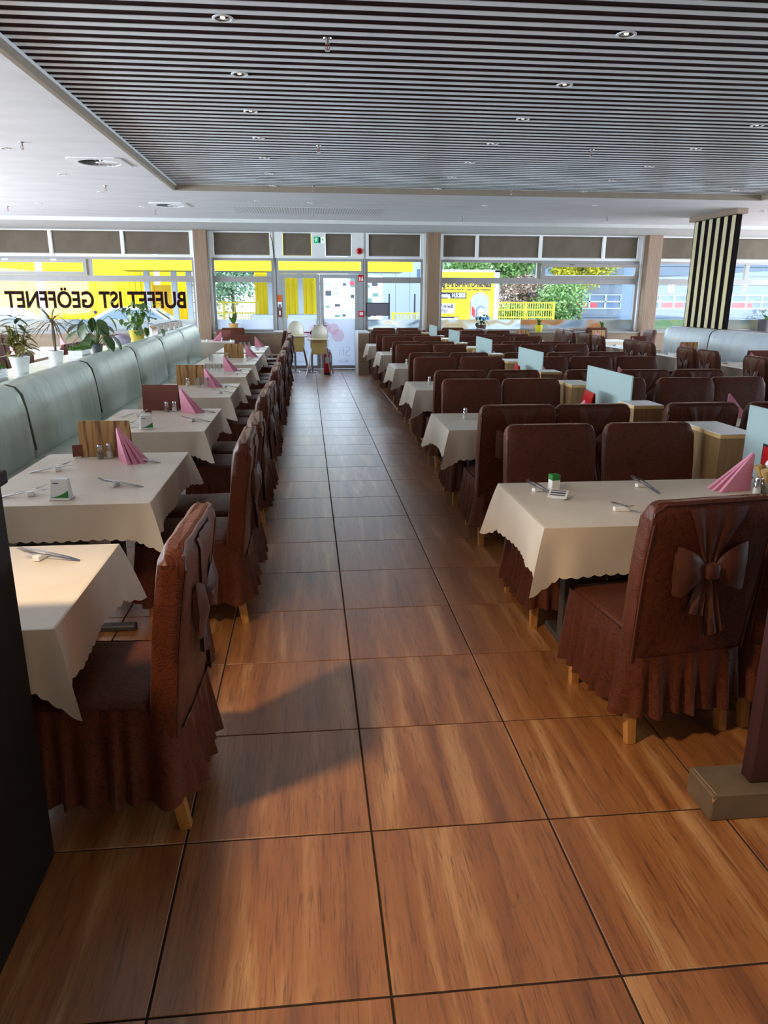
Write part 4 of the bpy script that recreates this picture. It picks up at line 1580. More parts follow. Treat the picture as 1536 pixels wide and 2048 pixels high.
# 4 anthurium with big dark leaves
o = thing('anthurium', 'plant with large dark green hanging leaves in a grey pot', 'potted plant', (-2.66, 8.42, PZ))
pot(o, .05, .07, .12, 'pot_grey')
st = B()
sp = []
for k in range(22):
    a = 6.283 * k / 22 + rl.uniform(-.2, .2)
    rr, zz = rl.uniform(.05, .24), rl.uniform(.18, .44)
    p = (rr * math.cos(a), rr * math.sin(a), zz)
    st.tube([(.01 * math.cos(a), .01 * math.sin(a), .1), (p[0] * .6, p[1] * .6, zz * .9), p], .004, 5)
    sp.append((p[0], p[1], p[2], a - PI / 2, R(rl.uniform(-65, -15)), rl.uniform(.8, 1.15)))
st.build('stems', 'leaf', o)
put_leaves(o, sp, leaf_mesh(.20, .062, 'leafdk', .12, .3))
B().lathe([(0, 0), (.02, .01), (.024, .03), (.008, .04), (0, .042)], 8, c=(.02, 0, .46)).build('flower', 'flower', o)

# 5 purple stone bowl
o = thing('stone_bowl', 'round mauve stone bowl on a white saucer between the plants', 'bowl', (-2.68, 9.75, PZ))
B().lathe([(0, 0), (.10, 0), (.125, .012), (.11, .018), (0, .018)], 20, cap=False).build('saucer', 'porcelain', o)
B().lathe([(.06, .0185), (.11, .06), (.12, .11), (.09, .15), (.02, .165), (0, .166)], 20).build('stone', 'pot_purple', o)

# 6 mustard pot with pothos
o = thing('pothos', 'bushy green pothos in a mustard yellow pot', 'potted plant', (-2.66, 10.6, PZ))
pot(o, .085, .115, .19, 'pot_yellow')
st = B()
sp = []
for k in range(70):
    a = rl.uniform(0, 6.28)
    rr, zz = abs(rl.gauss(0, .14)), rl.uniform(.18, .60)
    sp.append((rr * math.cos(a), rr * math.sin(a) * 1.1, zz, a - PI / 2 + rl.uniform(-.7, .7), R(rl.uniform(-70, 30)), rl.uniform(.7, 1.2)))
    if k % 3 == 0:
        st.tube([(0, 0, .16), (rr * .5 * math.cos(a), rr * .5 * math.sin(a), zz * .7), (rr * math.cos(a), rr * math.sin(a), zz)], .004, 5)
st.build('stems', 'leaf', o)
put_leaves(o, sp, leaf_mesh(.125, .045, 'leaf', .15, .35))

# 7 glass jar with sprig, 8 striped vases
o = thing('glass_jar', 'clear glass jar with a dark leafy sprig next to the mustard pot', 'jar', (-2.62, 11.2, PZ))
B().lathe([(.0, .004), (.055, .004), (.06, .02), (.06, .19), (.055, .19), (.054, .024), (0, .014)], 16, cap=False).build('glass', 'tumbler', o)
B().tube([(0, 0, .01), (.01, .02, .25), (.06, .08, .5)], .004, 5).build('stem', 'bark', o)
put_leaves(o, [(.01 + .05 * f, .02 + .06 * f, .25 + .25 * f, rl.uniform(0, 6.28), R(rl.uniform(-20, 40)), rl.uniform(.7, 1)) for f in [k / 9 for k in range(10)]], leaf_mesh(.11, .03, 'leafdk'))
for k, y in enumerate((12.0, 12.55, 13.1, 13.65, 14.15)):
    o = thing('striped_vase', 'black white and brown striped box vase, %s from the glass jar' % ORD[k], 'vase', (-2.66, y, PZ), 0, 'striped vases')
    B().bevbox(-.07, .07, -.17, .17, 0, .205, .008, 1).build('body', 'striped', o)
    B().box(-.06, .06, -.16, .16, .2055, .2075).build('soil', 'soil', o)

# ---------------------------------------------------------------- foreground partition and post
o = thing('partition', 'tall dark wooden partition beside the first banquette table', 'partition', (-1.62, -.9, 0))
B().bevbox(-.60, .62, -2.1, 2.09, 0, 1.20, .004, 1).build('body', 'partition', o)
B().bevbox(-.615, .635, -2.115, 2.105, 1.2005, 1.238, .004, 1).build('cap', 'partition', o)
o = thing('screen_wall', 'dark mahogany screen standing on a worn grey plinth', 'screen', (1.9, 1.21, 0))
B().bevbox(-.61, .75, -.025, .03, .1005, 1.3, .006, 1).build('panel', 'mahogany', o)
B().bevbox(-.765, .9, -.075, .085, 0, .10, .004, 1).build('plinth', 'plinth', o)
B().add([(-.7655, -.070, .094), (-.7655, .075, .094), (-.755, .075, .1006), (-.750, -.070, .1006), (-.7652, -.0755, .075), (-.752, -.0755, .09)],
        [(0, 3, 2, 1), (0, 4, 5, 3)]).build('chipped_edge', 'rawedge', o)

# ================================================================ right block of long tables
RT = [(.81, 2.06, 2.84), (.85, 4.44, 5.24), (.95, 6.84, 7.66), (1.01, 9.23, 10.08), (1.06, 11.65, 12.5), (1.05, 14.0, 14.8)]
DIVX = [2.21, 2.21, 2.29, 2.33, 2.37, 2.39]
for i, (x0, y0, y1) in enumerate(RT):
    wh = '%s long aisle table' % ORD[i]
    dx = DIVX[i]
    table(x0, dx - .014, y0, y1, 'the ' + wh, .21, .012 if i < 2 else .025)
    near, far = (.37, .90), (.39, .95)
    for k in range(2):
        side = ['aisle seat', 'inner seat'][k]
        if i == 0:
            nx_, ny_, na = [(1.226, 1.90, 7.5), (1.765, 1.95, 2)][k]
        else:
            nx_, ny_, na = x0 + near[k] + random.uniform(-.02, .02), y0 - .16 + random.uniform(-.02, .02), random.uniform(-2, 2)
        chair(nx_, ny_, R(na), 'brown covered chair, back to us, %s of the %s' % (side, wh))
        chair(x0 + far[k] + random.uniform(-.015, .015), y1 + (.05 if i else .06) + random.uniform(-.02, .02), PI + R(random.uniform(-2, 2)),
              'brown covered chair facing us, far %s of the %s' % (side, wh))
    # second block beyond the divider
    x2 = dx + .014
    wh2 = '%s table behind the dividers' % ORD[i]
    table(x2, x2 + 1.82, y0, y1, 'the ' + wh2, .21, .03)
    for k in range(3):
        sd = ['first', 'middle', 'last'][k]
        if i:
            chair(x2 + .30 + .57 * k + random.uniform(-.03, .03), y0 - .16 + random.uniform(-.03, .03), R(random.uniform(-3, 3)), 'brown covered chair, back to us, %s seat of the %s' % (sd, wh2))
        chair(x2 + .38 + .58 * k + random.uniform(-.03, .03), y1 + .05 + random.uniform(-.03, .03), PI + R(random.uniform(-3, 3)), 'brown covered chair facing us, %s seat of the %s' % (sd, wh2))
    # divider boxes and frosted panel
    for q, (ya, yb) in enumerate(((y0 - .30, y0 - .05), (y1 + .17, y1 + .60 - .06 * min(i, 1)))):
        if i == 0 and q == 0:
            continue
        o = thing('divider_cabinet', 'oak divider cabinet with white top, %s end of the %s' % (['near', 'far'][q], wh), 'cabinet', (dx, (ya + yb) / 2, 0), 0, 'divider cabinets')
        hl = (yb - ya) / 2
        B().box(-.105, .105, -hl, hl, 0, .935).build('body', 'boxwood', o)
        B().bevbox(-.112, .112, -hl - .006, hl + .006, .9355, .958, .003, 1).build('edge_band', 'boxedge', o)
        B().box(-.110, .110, -hl - .004, hl + .004, .9585, .962).build('top', 'boxtop', o)
    o = thing('frosted_panel', 'frosted glass divider panel on the %s' % wh, 'glass panel', (dx, (y0 + y1) / 2, 0), 0, 'frosted divider panels')
    hl = (y1 - y0) / 2
    B().bevbox(-.006, .006, -hl, hl + .10, .760, 1.135, .002, 1).build('glass', 'frost', o)
    for sg in (-1, 1):
        B().bevbox(-.013, .013, sg * (hl - .12) - .03, sg * (hl - .12) + .03, .7535, .775, .003, 1).build('clamp', 'chrome', o)
    on = 'on the ' + wh
    if i == 0:
        setting(1.24, 2.28, R(175), on + ', near inner place', both=False)
        setting(.97, 2.66, R(20), on + ', far aisle place')
        setting(1.53, 2.70, R(8), on + ', far inner place')
    else:
        setting(x0 + .35, y0 + .22, R(178), on + ', near aisle place')
        setting(x0 + .40, y1 - .22, R(2), on + ', far aisle place')
    if i in (1, 2, 3, 4, 5):
        shaker(x0 + .22, y0 + .5, 'salt', on)
        napkin(dx - .09, y1 - .28, R(188), on)
        menu(dx - .13, y1 - .05 if False else y0 + .45, R(82), 'menured' if i < 3 else 'menuwood', on)
    else:
        napkin(2.045, 2.585, R(166), on, 1.0)
    on2 = 'on the ' + wh2
    if i:
        napkin(dx + .16, y1 - .3, R(12), on2)
        napkin(dx + 1.0, y0 + .4, R(12), on2 + ' at its middle')

# special things on the nearest long table
on = 'on the first long aisle table'
o = thing('packet', 'small white and green packet standing ' + on, 'packet', (1.06, 2.70, TZ), R(10))
B().bevbox(-.022, .022, -.022, .022, 0, .075, .002, 1).build('body', 'paper', o)
B().box(-.0224, .0224, -.0224, .0224, .048, .0752).build('green_band', 'greenprint', o)
o = thing('info_card', 'tilted white info card with dark print lying ' + on, 'card', (1.015, 2.505, TZ), R(-28))
b = B()
b.add([(-.045, -.03, .012), (.045, -.03, .012), (.045, .034, .034), (-.045, .034, .034), (-.045, -.03, .016), (.045, -.03, .016), (.045, .034, .038), (-.045, .034, .038)],
      [(0, 1, 2, 3), (4, 7, 6, 5), (0, 4, 5, 1), (1, 5, 6, 2), (2, 6, 7, 3), (3, 7, 4, 0)])
cd = b.build('card', 'paper', o)
for k in range(3):
    ya = -.018 + .018 * k
    za = .0165 + (ya + .03) / .064 * .022 + .0006
    zb = .0165 + (ya + .010 + .03) / .064 * .022 + .0006
    B().add([(-.036, ya, za), (.036, ya, za), (.036, ya + .010, zb), (-.036, ya + .010, zb)], [(0, 1, 2, 3)]).build('print_band', 'greyvinyl' if k != 1 else 'navy', cd)
B().box(-.03, .03, -.01, .028, 0, .0115).build('foot', 'porcelain', o)
shaker(2.03, 2.505, 'salt', on)
shaker(2.075, 2.52, 'pepper', on)
o = thing('menu', 'red menu with black border leaning behind the glass bowl', 'menu', (2.165, 2.62, TZ), R(82), 'standing menus')
B().bevbox(-.11, .11, -.004, .004, 0, .21, .001, 1).build('border', 'black', o)
B().box(-.10, .10, .0045, .0055, .01, .20).build('red_face', 'menured', o)
o = thing('glass_bowl', 'glass bowl of wafer cones beside the pink napkin', 'bowl', (2.115, 2.52, TZ))
B().lathe([(.03, 0), (.05, .01), (.068, .05), (.072, .065), (.066, .063), (.045, .014), (0, .01)], 18, cap=False).build('bowl', 'tumbler', o)
for k in range(7):
    a = 6.283 * k / 7
    p = Vector((.03 * math.cos(a), .03 * math.sin(a), .02))
    q = Vector((.075 * math.cos(a), .075 * math.sin(a), .125 + .01 * (k % 2)))
    B().tube([p, p.lerp(q, .5), q], [.002, .011, .020], 8).build('wafer_cone', 'boxedge', o)
for k in range(3):
    a = 6.283 * k / 3
    B().lathe([(0, -.026), (.018, -.018), (.026, 0), (.018, .018), (0, .026)], 10, c=(.02 * math.cos(a), .02 * math.sin(a), .12 + .022 * k), cap=False).build('white_ball', 'porcelain', o)

# ================================================================ right side: bench, its tables and the striped screen
bs = [5.6, 7.85, 10.05, 12.05, 13.78]
for i in range(4):
    bench_section(bs[i], bs[i + 1], 1.155, 1.155, 'pale blue-white leather bench under the striped screen, %s section' % ['end', 'third', 'second', 'first'][i], xb=6.98, xt=7.02, sgn=-1, nm='bench_section', group='pale leather bench', lm='leatherblue')
o = thing('bench_back_wall', 'low dark wall behind the pale leather bench', 'low wall', (7.32, 9.7, 0))
B().box(-.11, .12, -4.1, 4.1, 0, 1.12).build('body', 'wallpanel', o)
B().box(-.12, .13, -4.11, 4.11, 1.1205, 1.15).build('ledge', 'mahogany', o)
o = thing('striped_screen', 'slatted room divider of pale and black stripes under a wooden ceiling cap', 'screen', (7.31, 12.85, 0))
B().box(-.03, .05, -.74, .74, 1.1505, 3.08).build('core', 'stripe_dark', o)
sm = B().bevbox(-.006, .006, -.056, .056, 1.1505, 3.075, .002, 1).mesh('slat', 'stripe_slat')
for k in range(6):
    ob('slat', sm, o, (-.0365, -.64 + .256 * k, 0))
B().bevbox(-.10, .09, -.84, .84, 3.0805, 3.169, .004, 1).build('cap', 'capwood', o)

BT = [(7.0, 8.2, 'the first pale bench table'), (8.75, 9.95, 'the second pale bench table'), (10.75, 11.85, 'the third pale bench table'), (12.75, 14.1, 'the fourth pale bench table')]
for i, (a, b_, wh) in enumerate(BT):
    table(5.78, 6.46, a, b_, wh, .21, .03)
    for k, f in enumerate((.25, .75)):
        y = a + (b_ - a) * f
        chair(5.66, y, -HL + R(random.uniform(-4, 4)), 'brown covered chair with a bow, %s seat of %s' % (['near', 'far'][k], wh))
    on = 'on ' + wh
    napkin(6.12, a + .55, R(10), on)
    menu(6.28, a + .62, R(-4), 'menubrown' if i % 2 else 'menuwood', on)
    setting(6.0, a + .3, R(-80), on + ', near place')
    setting(6.0, b_ - .25, R(-80), on + ', far place')
    for k in range(3):
        tumbler(6.33 + .06 * (k % 2), a + .22 + .08 * k, on + ', %s one' % ['near', 'middle', 'far'][k])
chair(5.62, 14.55, -HL, 'brown covered chair with a bow beyond the pale bench tables')
# window-side tables at the far end
table(4.4, 5.1, 15.5, 16.4, 'in front of the tilted sash window', .25, .04)
table(6.2, 7.1, 15.4, 16.3, 'in front of the wooden pillar at the tilted window', .25, .04)
table(2.9, 3.6, 15.7, 16.4, 'in front of the window beside the billboard', .25, .04)
for x, y, a, l in ((4.1, 15.75, -90, 'near seat left of'), (4.1, 16.3, -90, 'far seat left of'), (5.42, 15.8, 90, 'near seat right of'), (5.42, 16.33, 90, 'far seat right of')):
    chair(x, y, R(a), 'brown covered chair, %s the table in front of the tilted window' % l)
for x, y, a, l in ((6.75, 16.46, 180, 'window seat'), (7.32, 15.75, 90, 'right seat'), (6.0, 15.75, -90, 'left seat')):
    chair(x, y, R(a), 'brown covered chair, %s of the table at the wooden pillar' % l)
for x, y, a, l in ((3.25, 16.46, 180, 'window seat'), (2.72, 15.95, -90, 'left seat')):
    chair(x, y, R(a), 'brown covered chair, %s of the table beside the billboard window' % l)
chair(1.6, 16.3, PI, 'brown covered chair under the citrus window film, aisle side')
chair(2.15, 16.3, PI, 'brown covered chair under the citrus window film, pillar side')
chair(11.0, 15.6, PI, 'brown covered chair near the large dark plant pot')
for x, y, on in ((4.7, 15.9, 'on the table in front of the tilted window'), (6.5, 15.9, 'on the table at the wooden pillar'), (3.2, 16.0, 'on the table beside the billboard window')):
    napkin(x - .1, y, R(12), on)
    menu(x + .05, y + .2, 0, 'menuwood', on)

# ================================================================ seating zone beyond the planter
for i, (a, b_) in enumerate(((8.2, 9.3), (10.6, 11.7), (13.0, 14.1))):
    wh = 'beyond the planter, %s one' % ORD[i]
    table(-5.2, -4.3, a, b_, wh, .25, .04)
    for k, f in enumerate((.25, .78)):
        y = a + (b_ - a) * f
        chair(-4.05, y, HL, 'covered chair beyond the planter, planter side, %s seat of table %s' % (['near', 'far'][k], ORD[i]))
        chair(-5.45, y, -HL, 'covered chair beyond the planter, wall side, %s seat of table %s' % (['near', 'far'][k], ORD[i]))
    napkin(-4.7, a + .6, 0, 'on the table ' + wh)

# ================================================================ things at the door and the windows
def high_chair(x, y, rz, label):
    t = thing('high_chair', label, 'high chair', (x, y, 0), rz, 'high chairs')
    # shell: seat pan, rounded back, sides
    rows = []
    for i in range(9):
        f = i / 8
        z = .56 + .42 * f
        hw = .175 if f < .6 else .175 * math.sqrt(max(0.02, 1 - ((f - .6) / .42) ** 2))
        rows.append([(-hw, .14 + .03 * f - .06, z), (-hw * .75, .17 + .03 * f, z), (0, .185 + .03 * f, z), (hw * .75, .17 + .03 * f, z), (hw, .14 + .03 * f - .06, z)])
    b = B().grid(rows)
    b.grid([[(p[0] * 1.05, p[1] + .012, p[2]) for p in r] for r in rows])
    b.build('back', 'highchair', t, angle=70)
    B().bevbox(-.18, .18, -.12, .17, .535, .565, .012, 2).build('seat', 'highchair', t)
    B().bevbox(-.165, .165, .06, .125, .566, .73, .02, 2).build('cushion', 'highpad', t)
    b = B()
    for s in (-1, 1):
        b.bevbox(s * .172 - .012, s * .172 + .012, -.12, .15, .55, .70, .008, 1)
    b.build('side', 'highchair', t)
    B().bevbox(-.235, .235, -.34, -.05, .70, .725, .012, 2).build('tray', 'highchair', t)
    B().bevbox(-.20, .20, -.31, -.08, .7255, .728, .001, 1).build('tray_inset', 'highpad', t)
    b = B().bevbox(-.15, .15, -.13, -.10, .42, .70, .012, 1)
    b.build('front_panel', 'highpad', t)
    for sx in (-1, 1):
        for sy in (-1, 1):
            B().tube([(sx * .15, sy * .11 + .02, .54), (sx * .27, sy * .25 + .02, .012)], .014, 8).build('leg', 'chrome', t)
    return t
h1 = high_chair(-.42, 16.28, R(4), 'white high chair with yellowed pad nearest the parapet by the door')
h2 = high_chair(.09, 15.8, R(-8), 'white high chair standing in front of the right door leaf')

h1.scale = (1, 1, 1.18)
h2.scale = (1, 1, 1.12)

def stanchion(x, y, label):
    t = thing('barrier_post', label, 'barrier post', (x, y, 0), 0, 'barrier posts')
    B().lathe([(.0, 0), (.16, 0), (.165, .008), (.15, .022), (.03, .035), (.02, .036)], 24, cap=False).build('base', 'chrome', t)
    B().lathe([(.024, .034), (.024, .86), (.034, .865), (.034, .93), (.02, .945), (0, .946)], 16, cap=False).build('pole', 'chrome', t)
    B().bevbox(-.04, .04, -.036, .036, .87, .925, .006, 1).build('belt_cassette', 'black', t)
    return t
stanchion(-.46, 16.74, 'chrome barrier post behind the white high chair by the parapet')
s2 = stanchion(-.07, 16.55, 'chrome barrier post with a red belt between the two high chairs')
B().bevbox(-.34, -.041, -.003, .003, .885, .913, .001, 1).build('belt', 'redplastic', s2)

t = thing('fire_extinguisher', 'red fire extinguisher standing on the floor by the glass door', 'fire extinguisher', (.265, 16.1, 0))
B().lathe([(.0, .0), (.078, .0), (.08, .02), (.08, .05)], 18, cap=False).build('foot_ring', 'black', t)
B().lathe([(.078, .03), (.082, .05), (.082, .44), (.07, .49), (.035, .52), (.03, .53)], 20).build('cylinder', 'redplastic', t)
B().lathe([(.028, .53), (.026, .56), (.012, .57), (.012, .585), (0, .586)], 12, cap=False).build('valve', 'chrome', t)
B().bevbox(-.014, .014, -.10, .02, .572, .588, .004, 1).build('handle', 'black', t)
B().tube([(.0, .03, .55), (.06, .05, .53), (.098, .02, .42), (.098, .0, .2)], .010, 8).build('hose', 'black', t)
lb = B()
rows = [[], []]
for k in range(9):
    a = R(-125 + 70 * k / 8)
    for r, z in ((0, .25), (1, .38)):
        rows[r].append((.0828 * math.cos(a), .0828 * math.sin(a), z))
lb.grid(rows).build('label_print', 'paper', t)

def plate(name, label, cat, x, z, w, h, m, y=YW - .0305, d=.012):
    t = thing(name, label, cat, (x, y, z))
    B().bevbox(-w / 2, w / 2, -d, 0, -h / 2, h / 2, .002, 1).build('plate', m, t)
    return t

def sheet(t, x0, x1, z0, z1, m, nm, y=-.0126):
    B().add([(x0, y, z0), (x1, y, z0), (x1, y, z1), (x0, y, z1)], [(0, 1, 2, 3)]).build(nm, m, t)

t = plate('escape_handle', 'orange and brown notice strip with a small handle on the door frame', 'notice', -.79, 1.47, .10, .5, 'menubrown', d=.01)
sheet(t, -.049, .049, .10, .25, 'orange', 'orange_field', -.0106)
sheet(t, -.049, .049, -.02, .095, 'paper', 'white_field', -.0106)
sheet(t, -.03, .03, -.06, .04, 'greyvinyl', 'print_field', -.0110)
B().bevbox(-.016, .016, -.035, -.0105, -.20, -.10, .006, 1).build('lever', 'porcelain', t)

t = plate('fire_sign', 'small red fire extinguisher sign on the door frame', 'sign', 1.115, 2.10, .13, .15, 'redplastic', d=.008)
B().bevbox(-.045, -.015, -.0095, -.0081, -.055, .03, .0005, 1).build('extinguisher_icon', 'paper', t)
B().prism([(.005, -.055), (.05, -.055), (.05, -.02), (.035, .02), (.045, .05), (.02, .03), (.005, .0)], .0014, 'y', -.0095).build('flame_icon', 'paper', t)
t = thing('alarm_button', 'red manual fire call point on the door frame below the red sign', 'call point', (1.115, YW - .0305, 1.30))
B().bevbox(-.065, .065, -.045, 0, -.065, .065, .008, 2).build('housing', 'redplastic', t)
sheet(t, -.04, .04, -.03, .035, 'paper', 'glass_window', -.0456)
sheet(t, -.02, .02, -.008, .006, 'black', 'print', -.0460)
t = thing('alarm_dome', 'round red alarm sounder on the white panel above the door', 'alarm', (1.08, YW - .0505, 2.70))
B().lathe([(.072, 0), (.072, .02), (.060, .045), (.03, .06), (0, .062)], 24, cap=False).build('dome', 'redplastic', t).rotation_euler = (R(90), 0, 0)
B().lathe([(.035, .0), (.033, .066), (0, .068)], 18, cap=False).build('lens', 'darkred', t).rotation_euler = (R(90), 0, 0)

# emergency exit sign: green field with running figure and door, white arrow field
t = thing('exit_sign', 'green and white emergency exit sign above the door', 'exit sign', (.155, YW - .0505, 2.93))
B().bevbox(-.13, .13, -.035, 0, -.08, .08, .005, 1).build('housing', 'paper', t)
sheet(t, -.122, .032, -.07, .07, 'green_sign', 'green_field', -.0355)
sheet(t, .034, .122, -.07, .07, 'signwhite', 'white_field', -.0355)
sheet(t, -.01, .028, -.055, .055, 'black', 'doorway', -.0362)
for dx, s, m in ((-.07, 1.0, 'signwhite'), (.08, .55, 'green_sign')):
    b = B()
    b.prism([(dx + .010 * math.cos(a), .045 * s + .010 * math.sin(a)) for a in [2 * PI * k / 12 for k in range(12)]], .0006, 'y', -.0370)
    for p in (((-.012, .03), (.012, .034), (.014, -.006), (-.008, -.008)), ((-.008, -.008), (.006, -.006), (-.018, -.05), (-.028, -.044)), ((.0, -.008), (.014, -.006), (.032, -.03), (.024, -.04)), ((.010, .034), (.012, .022), (.036, .012), (.038, .022)), ((-.012, .03), (-.010, .018), (-.034, .004), (-.038, .014))):
        b.prism([(dx + x * s, z * s) for x, z in p], .0005, 'y', -.0369)
    b.build('running_figure', m, t)
b = B()
t2 = thing('cable', 'thin black cable hanging down the wall beside the door', 'cable', (-.94, YW - .06, 0))
B().tube([(.01, -.02, 3.09), (.0, -.03, 3.0), (.035, -.0, 2.88), (.05, .0, 2.6), (.055, .0, 2.5), (.06, .022, 2.2)], .008, 6).build('wire', 'black', t2)

t = thing('menu_case', 'dark grey back of a display case fixed to the window beside the door', 'display case', (1.51, YW - .0, 1.405))
B().bevbox(-.26, .26, -.06, .005, -.14, .14, .006, 1).build('back_panel', 'greyvinyl', t)
ring_ = B(); ring(ring_, -.27, .27, -.15, .15, .012, -.062, .006)
ring_.build('rim', 'black', t)

# sill plants
def sill_plant(x, y, label, m, r0, r1, h, kind, z=.8855):
    o = thing('sill_plant', label, 'potted plant', (x, y, z), 0)
    pot(o, r0, r1, h, m, True, 18)
    if kind == 'orchid':
        put_leaves(o, [(0, 0, h * .9, R(150), R(62), 1.1), (0, 0, h * .9, R(-100), R(15), .9), (.0, 0, h * .9, R(60), R(20), .8), (0, 0, h * .9, R(-150), R(75), 1.4)], leaf_mesh(.22, .05, 'leaf', .1, .3))
        B().tube([(0, 0, h * .9), (.03, 0, h + .15), (-.02, 0, h + .36), (-.08, 0, h + .42)], .005, 5).build('stem', 'leafdk', o)
    elif kind == 'rosette':
        put_leaves(o, [(0, 0, h * .95, 6.283 * k / 16, R(25 + 50 * (k % 2)), .8 + .3 * (k % 3) / 2) for k in range(16)], leaf_mesh(.17, .035, 'leaf', .15, .3))
    else:
        st = B()
        sp = []
        for k in range(30):
            a, rr = rl.uniform(0, 6.28), abs(rl.gauss(0, .13))
            zz = h + rl.uniform(.02, .26)
            sp.append((rr * math.cos(a), rr * math.sin(a) * .6, zz, a - PI / 2, R(rl.uniform(-50, 40)), rl.uniform(.7, 1.2)))
            if k % 3 == 0:
                st.tube([(0, 0, h * .9), (rr * .5 * math.cos(a), rr * .4 * math.sin(a), zz - .03), (rr * math.cos(a), rr * .6 * math.sin(a), zz)], .003, 5)
        st.build('stems', 'leafdk', o)
        put_leaves(o, sp, leaf_mesh(.10, .036, 'leafdk', .15, .3))
sill_plant(-1.86, 17.0, 'orchid without blooms in a tan tapered pot on the window ledge', 'pot_tan', .075, .11, .20, 'orchid')
sill_plant(3.98, 17.0, 'trailing small-leaved plant in a dark pot before the billboard', 'pot_dark', .10, .12, .17, 'bush')
sill_plant(5.40, 17.0, 'short green plant in a bright yellow pot on the window ledge', 'pot_bright', .075, .095, .17, 'rosette')
sill_plant(6.98, 17.0, 'broad-leaved plant in a low brown bowl on the window ledge', 'pot_dark', .10, .12, .10, 'rosette')
sill_plant(11.15, 16.98, 'dark leafy plant in a big dark grey pot on the window ledge', 'pot_grey', .14, .17, .30, 'bush')

# ================================================================ outside
struct('ground', B().box(-40, 60, YW + 0.5, 90, -0.3, -0.12), 'asphalt')
# yellow hall with corrugated sheets
h = thing('yellow_hall', 'bright yellow corrugated metal hall across the yard', 'building', (0, 40, -.12))
def corrugated(x0, x1, y, z0, z1, pitch=.28, dep=.05):
    n = int((x1 - x0) / pitch)
    rows = [[], []]
    for k in range(n):
        a = x0 + (x1 - x0) * k / n
        w = (x1 - x0) / n
        for dx, dy in ((0, 0), (w * .4, 0), (w * .5, dep), (w * .9, dep)):
            rows[0].append((a + dx, y + dy, z0))
            rows[1].append((a + dx, y + dy, z1))
    return B().grid(rows)
corrugated(-24, -7.95, 0, 0, 5.2).build('corrugated_wall', 'yellow', h, angle=10)
corrugated(-2.85, .45, 0, 0, 5.2).build('corrugated_wall', 'yellow', h, angle=10)
corrugated(-7.9, -6.2, 1.2, 0, 5.2).build('corrugated_wall', 'yellow', h, angle=10)
for a, c2, zt in ((-13.5, -12.7, 2.4), (-8.0, -7.2, 2.3)):
    B().box(a, c2, -.08, -.03, 0, zt).build('door_panel', 'yellowdeep', h)
    ring_ = B(); ring(ring_, a - .06, c2 + .06, -.02, zt + .06, .06, -.12, -.02)
    ring_.build('door_frame', 'yellowdeep', h)
B().box(-1.95, -1.85, -.25, -.15, 0, 1.5).build('downpipe', 'fencey', h)
# canopy
c = thing('canopy', 'long yellow fascia of the loading canopy on white posts', 'canopy', (0, 34.4, -.12))
cb = corrugated(-9.2, 4.75, 0, 2.90, 3.55, .2, .02)
cb.build('fascia', 'yellow', c, angle=10)
B().box(-9.2, 4.75, .06, 5.4, 3.0, 3.12).build('roof', 'ventdark', c)
for x in (-12.95, -7.92, -6.62, -5.9, -1.95, -.45):
    B().bevbox(x - .13, x + .13, 3.4, 3.66, 0, 4.3 if x < -10 else 2.99, .02, 1).build('post', 'whitepaint', c)
B().bevbox(-1.1, .35, 2.7, 3.5, 0, .95, .06, 2).build('concrete_base', 'whitepaint', c)
B().bevbox(-2.9, -1.5, 2.7, 3.5, 0, .95, .06, 2).build('concrete_base', 'whitepaint', c)

def fence(name_label, x0, x1, y, z0, z1, bars):
    f = thing('yard_fence', name_label, 'fence', (0, y, 0))
    b = B()
    k = x0
    while k < x1:
        b.box(k, k + .035, -.01, .01, z0, z1)
        k += .13
    b.build('bars', 'fencey', f, kind='stuff')
    for z in bars:
        B().box(x0, x1, -.03, .03, z, z + .07).build('rail', 'fencey', f)
    k = x0
    while k <= x1 + .01:
        B().box(k - .06, k + .06, -.06, .06, -.12, z1 + .04).build('post', 'fencey', f)
        k += (x1 - x0) / max(1, round((x1 - x0) / 2.0))
fence('pale yellow yard fence seen past the canopy posts', -6.0, -2.6, 38.2, -.1, 1.45, (.3, .85, 1.35))
fence('pale yellow yard fence at the left of the yellow hall', -18, -13.0, 36.8, -.1, 1.55, (.3, .85, 1.5))
fence('yellow mesh fence before the billboard and the bushes', 10.2, 13.35, 40, -.1, 1.42, (.2, .6, 1.0, 1.38))
fence('yellow mesh fence in front of the grey clad building', 4.0, 6.1, 36.0, -.1, .95, (.3, .88))

# grey clad building with a window
g_ = thing('grey_building', 'pale grey clad building behind the billboard', 'building', (0, 55, -.12))
for k in range(9):
    B().bevbox(3.2 + k * 1.05, 4.23 + k * 1.05, -.04, .04, 0, 6.5, .015, 1).build('cladding_panel', 'greyclad', g_)
B().box(3.2, 12.7, .05, 6, 0, 6.4).build('body', 'greyclad', g_)
B().box(7.9, 8.32, -.06, -.041, 3.1, 3.75).build('window', 'winblue', g_)
B().box(9.5, 10.5, -.06, -.041, 3.1, 3.66).build('window', 'winblue', g_)
for x in (3.8, 5.05):
    B().box(x, x + .07, -18.9, -18.78, 0, 1.95).build('gate_post', 'black', g_)

